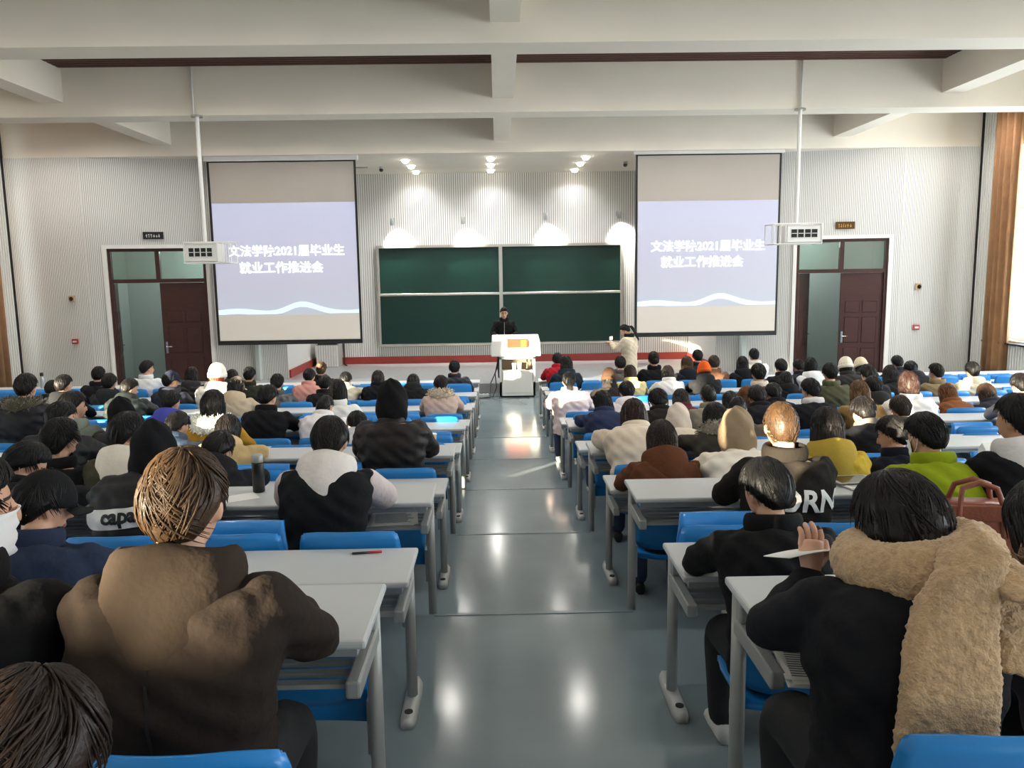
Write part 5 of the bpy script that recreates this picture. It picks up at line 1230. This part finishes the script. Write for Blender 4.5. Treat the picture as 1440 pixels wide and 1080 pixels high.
# ---- speaker behind the lectern, facing the hall
J = standing(); J['ha'] = [A(s*.20, .34, 1.13) for s in (-1, 1)]; J['el'] = [A(s*.29, .06, 1.14) for s in (-1, 1)]
rec = (0.12, 18.72, PLZ, 0, 0.985, 0, 'short', 'plain', '101012', 'collar:101012', 'P9', 'bespectacled speaker in black jacket standing behind the white lectern', dict(glasses=1, hem=.12))
sp, J, cm = person(rec, J, voxel=.009); sp.rotation_euler = (0, 0, math.pi)
zp = G(); zp.box(-.006, .006, .155, .17, 1.0, 1.42); ob('zipper', zp, M['chrome'], sp)
# ---- woman standing by the front desks with raised hands
J = standing(); J['HR'] = rot_head(10, 34); J['hc'] = A(0, .10, 1.585); J['el'] = [A(-.24, .20, 1.18), A(.25, .22, 1.16)]; J['ha'] = [A(-.06, .40, 1.32), A(.08, .40, 1.28)]
rec = (2.70, 16.55, 0.0, 0, 0.965, 0, 'pony', 'plain', 'cdbfa6', 'collar:1a1a1c', 'P9', 'woman in long cream coat standing at the front, head bent over raised hands', dict(hem=.34))
sw, J, cm = person(rec, J, voxel=.011); sw.rotation_euler = (0, 0, math.radians(55))
ph = empty('mobile_phone', (2.70-.965*(.44*math.sin(math.radians(55))), 16.55+.965*.44*math.cos(math.radians(55)), 1.34), math.radians(55)); tag(ph, 'small phone held up by the standing woman in cream coat', 'phone')
ob('case', bevel_mesh(G().box(-.075, .075, -.005, .005, -.02, .06).mesh('case'), .004, 1), M['dark'], ph); ob('display', G().box(-.068, .068, -.0065, -.005, -.014, .054), mat('lit_display', 'd8d8d0', 0.2, emit='fff4e0', estr=1.5), ph)

# ------------------------------------------------------------------ things on the desks
def lathe_item(name, prof, x, y, z, m, label, cat, lid=None, n=18):
    r = tag(empty(name, (x, y, z)), label, cat); ob('body', smooth(G().lathe(prof, n=n).mesh('body')), m, r)
    if lid: ob('lid', smooth(G().lathe(lid[0], n=n).mesh('lid')), lid[1], r)
    return r
lathe_item('thermos_flask', [(.028, 0), (.034, .004), (.034, .16), (.030, .175)], -1.40, 4.50, TOPZ[0], M['dark'], 'black thermos flask on the third left desk row beside the vest student', 'flask', ([(.030, .175), (.032, .178), (.032, .215), (.026, .22)], M['metal']))
lathe_item('thermos_flask', [(.034, 0), (.04, .005), (.04, .20), (.030, .225)], -8.62, 15.05, TOPZ[5], mat('steel', 'b8bcbe', 0.3, metal=0.7), 'silver thermos flask with black lid on the front left desk', 'flask', ([(.030, .225), (.032, .228), (.032, .28), (.02, .29)], M['dark']))
lathe_item('drink_cup', [(.028, 0), (.038, .12), (.04, .122), (.036, .12)], -0.66, 7.58, TOPZ[2], mat('cream_cup', 'd9c6a4', 0.6), 'cream paper cup on left desk just right of the pointed black hood', 'cup', ([(.041, .120), (.041, .128), (.02, .132)], M['white']))
lathe_item('drink_cup', [(.028, 0), (.038, .12), (.04, .122), (.036, .12)], -4.62, 8.66, TOPZ[2], mat('red_cup', 'b01c28', 0.5), 'red paper cup at far left beside the black puffer student', 'cup', ([(.041, .120), (.041, .128), (.02, .132)], M['white']))
lathe_item('water_bottle', [(.03, 0), (.035, .01), (.035, .13), (.018, .17), (.018, .19)], -1.25, 5.45, TOPZ[1], mat('green_plastic', '2f8a5a', 0.35), 'green water bottle on the left desk behind the vest student', 'bottle', ([(.02, .19), (.02, .21), (.015, .212)], M['white']))
lathe_item('water_bottle', [(.03, 0), (.035, .01), (.035, .14), (.018, .18), (.018, .20)], -3.35, 5.46, TOPZ[1], mat('clear_plastic', 'b9c6cc', 0.2), 'clear water bottle at the far left edge, middle rows', 'bottle', ([(.02, .20), (.02, .22), (.015, .222)], M['blue']))
pe = tag(empty('pen', (-0.60, 3.43, TOPZ[0]+.006), math.radians(8)), 'red and black pen on the second left desk from the aisle corner', 'pen')
g = G(); g.tube([(-.07, 0, 0), (0, 0, 0)], .0055, 8); ob('barrel', smooth(g.mesh('barrel')), M['dark'], pe); g = G(); g.tube([(0, 0, 0), (.06, 0, 0)], .0058, 8); ob('cap', smooth(g.mesh('cap')), mat('red_pen', 'b8323a', 0.4), pe); g = G(); g.tube([(-.085, 0, 0), (-.07, 0, 0)], (.001, .005), 8); ob('tip', g, M['chrome'], pe)
mp = tag(empty('mobile_phone', (-1.20, 2.29, TOPZ[-1]), math.radians(12)), 'black mobile phone lying on the nearest left desk', 'phone')
ob('case', bevel_mesh(G().box(-.075, .075, -.037, .037, 0, .009).mesh('case'), .004, 2), M['dark'], mp); ob('display', G().box(-.07, .07, -.033, .033, .009, .0095), mat('phone_glass', '0a0c10', 0.08), mp)
def papers(x, y, z, w_, d, n, rz, label, cat='papers', print_=True):
    r = tag(empty('paper_stack', (x, y, z), rz), label, cat)
    for i in range(n):
        rnd = random.Random(i*7+int(x*50)); a = rnd.uniform(-.06, .06); o = ob('sheet', G().box(-w_/2, w_/2, -d/2, d/2, 0, .002), M['paper'], r, (rnd.uniform(-.01, .01), rnd.uniform(-.01, .01), i*.0035), (0, 0, a))
        if i == n-1 and print_:
            g = G(); q = -d/2+.02
            while q < d/2-.02: g.box(-w_/2+.02, w_/2-.02-rnd.uniform(0, .05), q, q+.005, .002, .0024); q += .014
            ob('printed_lines', g, M['print'], o)
    return r
papers(0.97, 2.22, TOPZ[-1]-.157, .30, .34, 7, -.15, 'stack of printed newspapers in the rack under the nearest right desk', 'newspapers')
papers(-0.62, 4.42, TOPZ[0]-.157, .26, .22, 3, .1, 'printed magazine in the rack under the third left desk by the aisle', 'magazine')
papers(2.08, 4.42, TOPZ[0], .30, .21, 4, .15, 'white papers on the third right desk left of the lime green jacket man')
papers(1.95, 3.28, TOPZ[0], .30, .21, 3, -.2, 'sheets of paper beside the brown leather bag')
papers(-1.48, 4.38, TOPZ[0], .20, .14, 1, .5, 'small white paper left of the black thermos flask', print_=False)
papers(1.02, 7.5, TOPZ[2], .28, .2, 2, .1, 'white paper on right desk just behind the pink puffer student', print_=False)
papers(1.55, 9.65, TOPZ[3], .28, .2, 2, 0, 'white paper on the right desk ahead of the navy coat student', print_=False)
papers(-2.2, 5.4, TOPZ[1], .28, .2, 2, .2, 'white paper on left desk ahead of the short-haired dark-coated student', print_=False)
papers(3.2, 5.45, TOPZ[1], .28, .2, 2, .0, 'white paper on right desk ahead of the navy jacket student', print_=False)
papers(-1.7, 13.9, TOPZ[5], .28, .2, 2, .0, 'white paper on the left desk ahead of the long-haired pair', print_=False)
tb = tag(empty('tablet', (2.02, 4.45, TOPZ[0]+.016), .1), 'grey tablet on papers on the third right desk left of the green jacket man', 'tablet')
ob('case', bevel_mesh(G().box(-.12, .12, -.085, .085, 0, .009).mesh('case'), .003, 1), M['metal'], tb); ob('display', G().box(-.105, .105, -.072, .072, .009, .0094), mat('phone_glass', '0a0c10', 0.08), tb)
bx = tag(empty('milk_carton', (3.46, 5.5, TOPZ[1])), 'white drink carton on right desk ahead of the white hood student', 'carton')
ob('box', bevel_mesh(G().box(-.045, .045, -.045, .045, 0, .17).mesh('box'), .003, 1), M['paper'], bx); g = G(); g.add([(-.045, -.045, .17), (.045, -.045, .17), (.045, .045, .17), (-.045, .045, .17), (-.045, 0, .215), (.045, 0, .215)], [(0, 1, 5, 4), (2, 3, 4, 5), (0, 4, 3), (1, 2, 5), (0, 3, 2, 1)]); ob('gable_top', g, M['paper'], bx); ob('printed_mark', G().box(-.03, .03, -.0465, -.045, .03, .08), mat('carton_print', 'a89a70', 0.6), bx)
# brown leather tote
bgx = tag(empty('tote_bag', (2.02, 3.28, TOPZ[0]), -.12), 'brown leather tote bag with handles on the second right desk', 'bag')
M['leather'] = mat('brown_leather', '7d3f26', 0.45, var=0.15, vscale=9, bump=0.2, bscale=80)
rings = []
for z, w_, d in ((0, .15, .06), (.01, .165, .07), (.12, .178, .072), (.20, .185, .066), (.235, .19, .058)): rings.append(ering(A(0, 0, z), w_, d, n=24, pw=4))
ob('bag_body', smooth(G().loft(rings).mesh('bag_body')), M['leather'], bgx)
ob('bag_flap', bevel_mesh(G().box(-.19, .19, -.075, -.06, .165, .235).mesh('bag_flap'), .004, 1), M['leather'], bgx)
for yy_ in (-.066, .06):
    g = G(); g.tube([(-.09, yy_, .10), (-.09, yy_-.006, .22), (-.07, yy_*.6, .30), (0, yy_*.5, .325), (.07, yy_*.6, .30), (.09, yy_-.006, .22), (.09, yy_, .10)], .010, 8, sx=1.3); ob('handle', smooth(g.mesh('handle')), M['leather'], bgx)
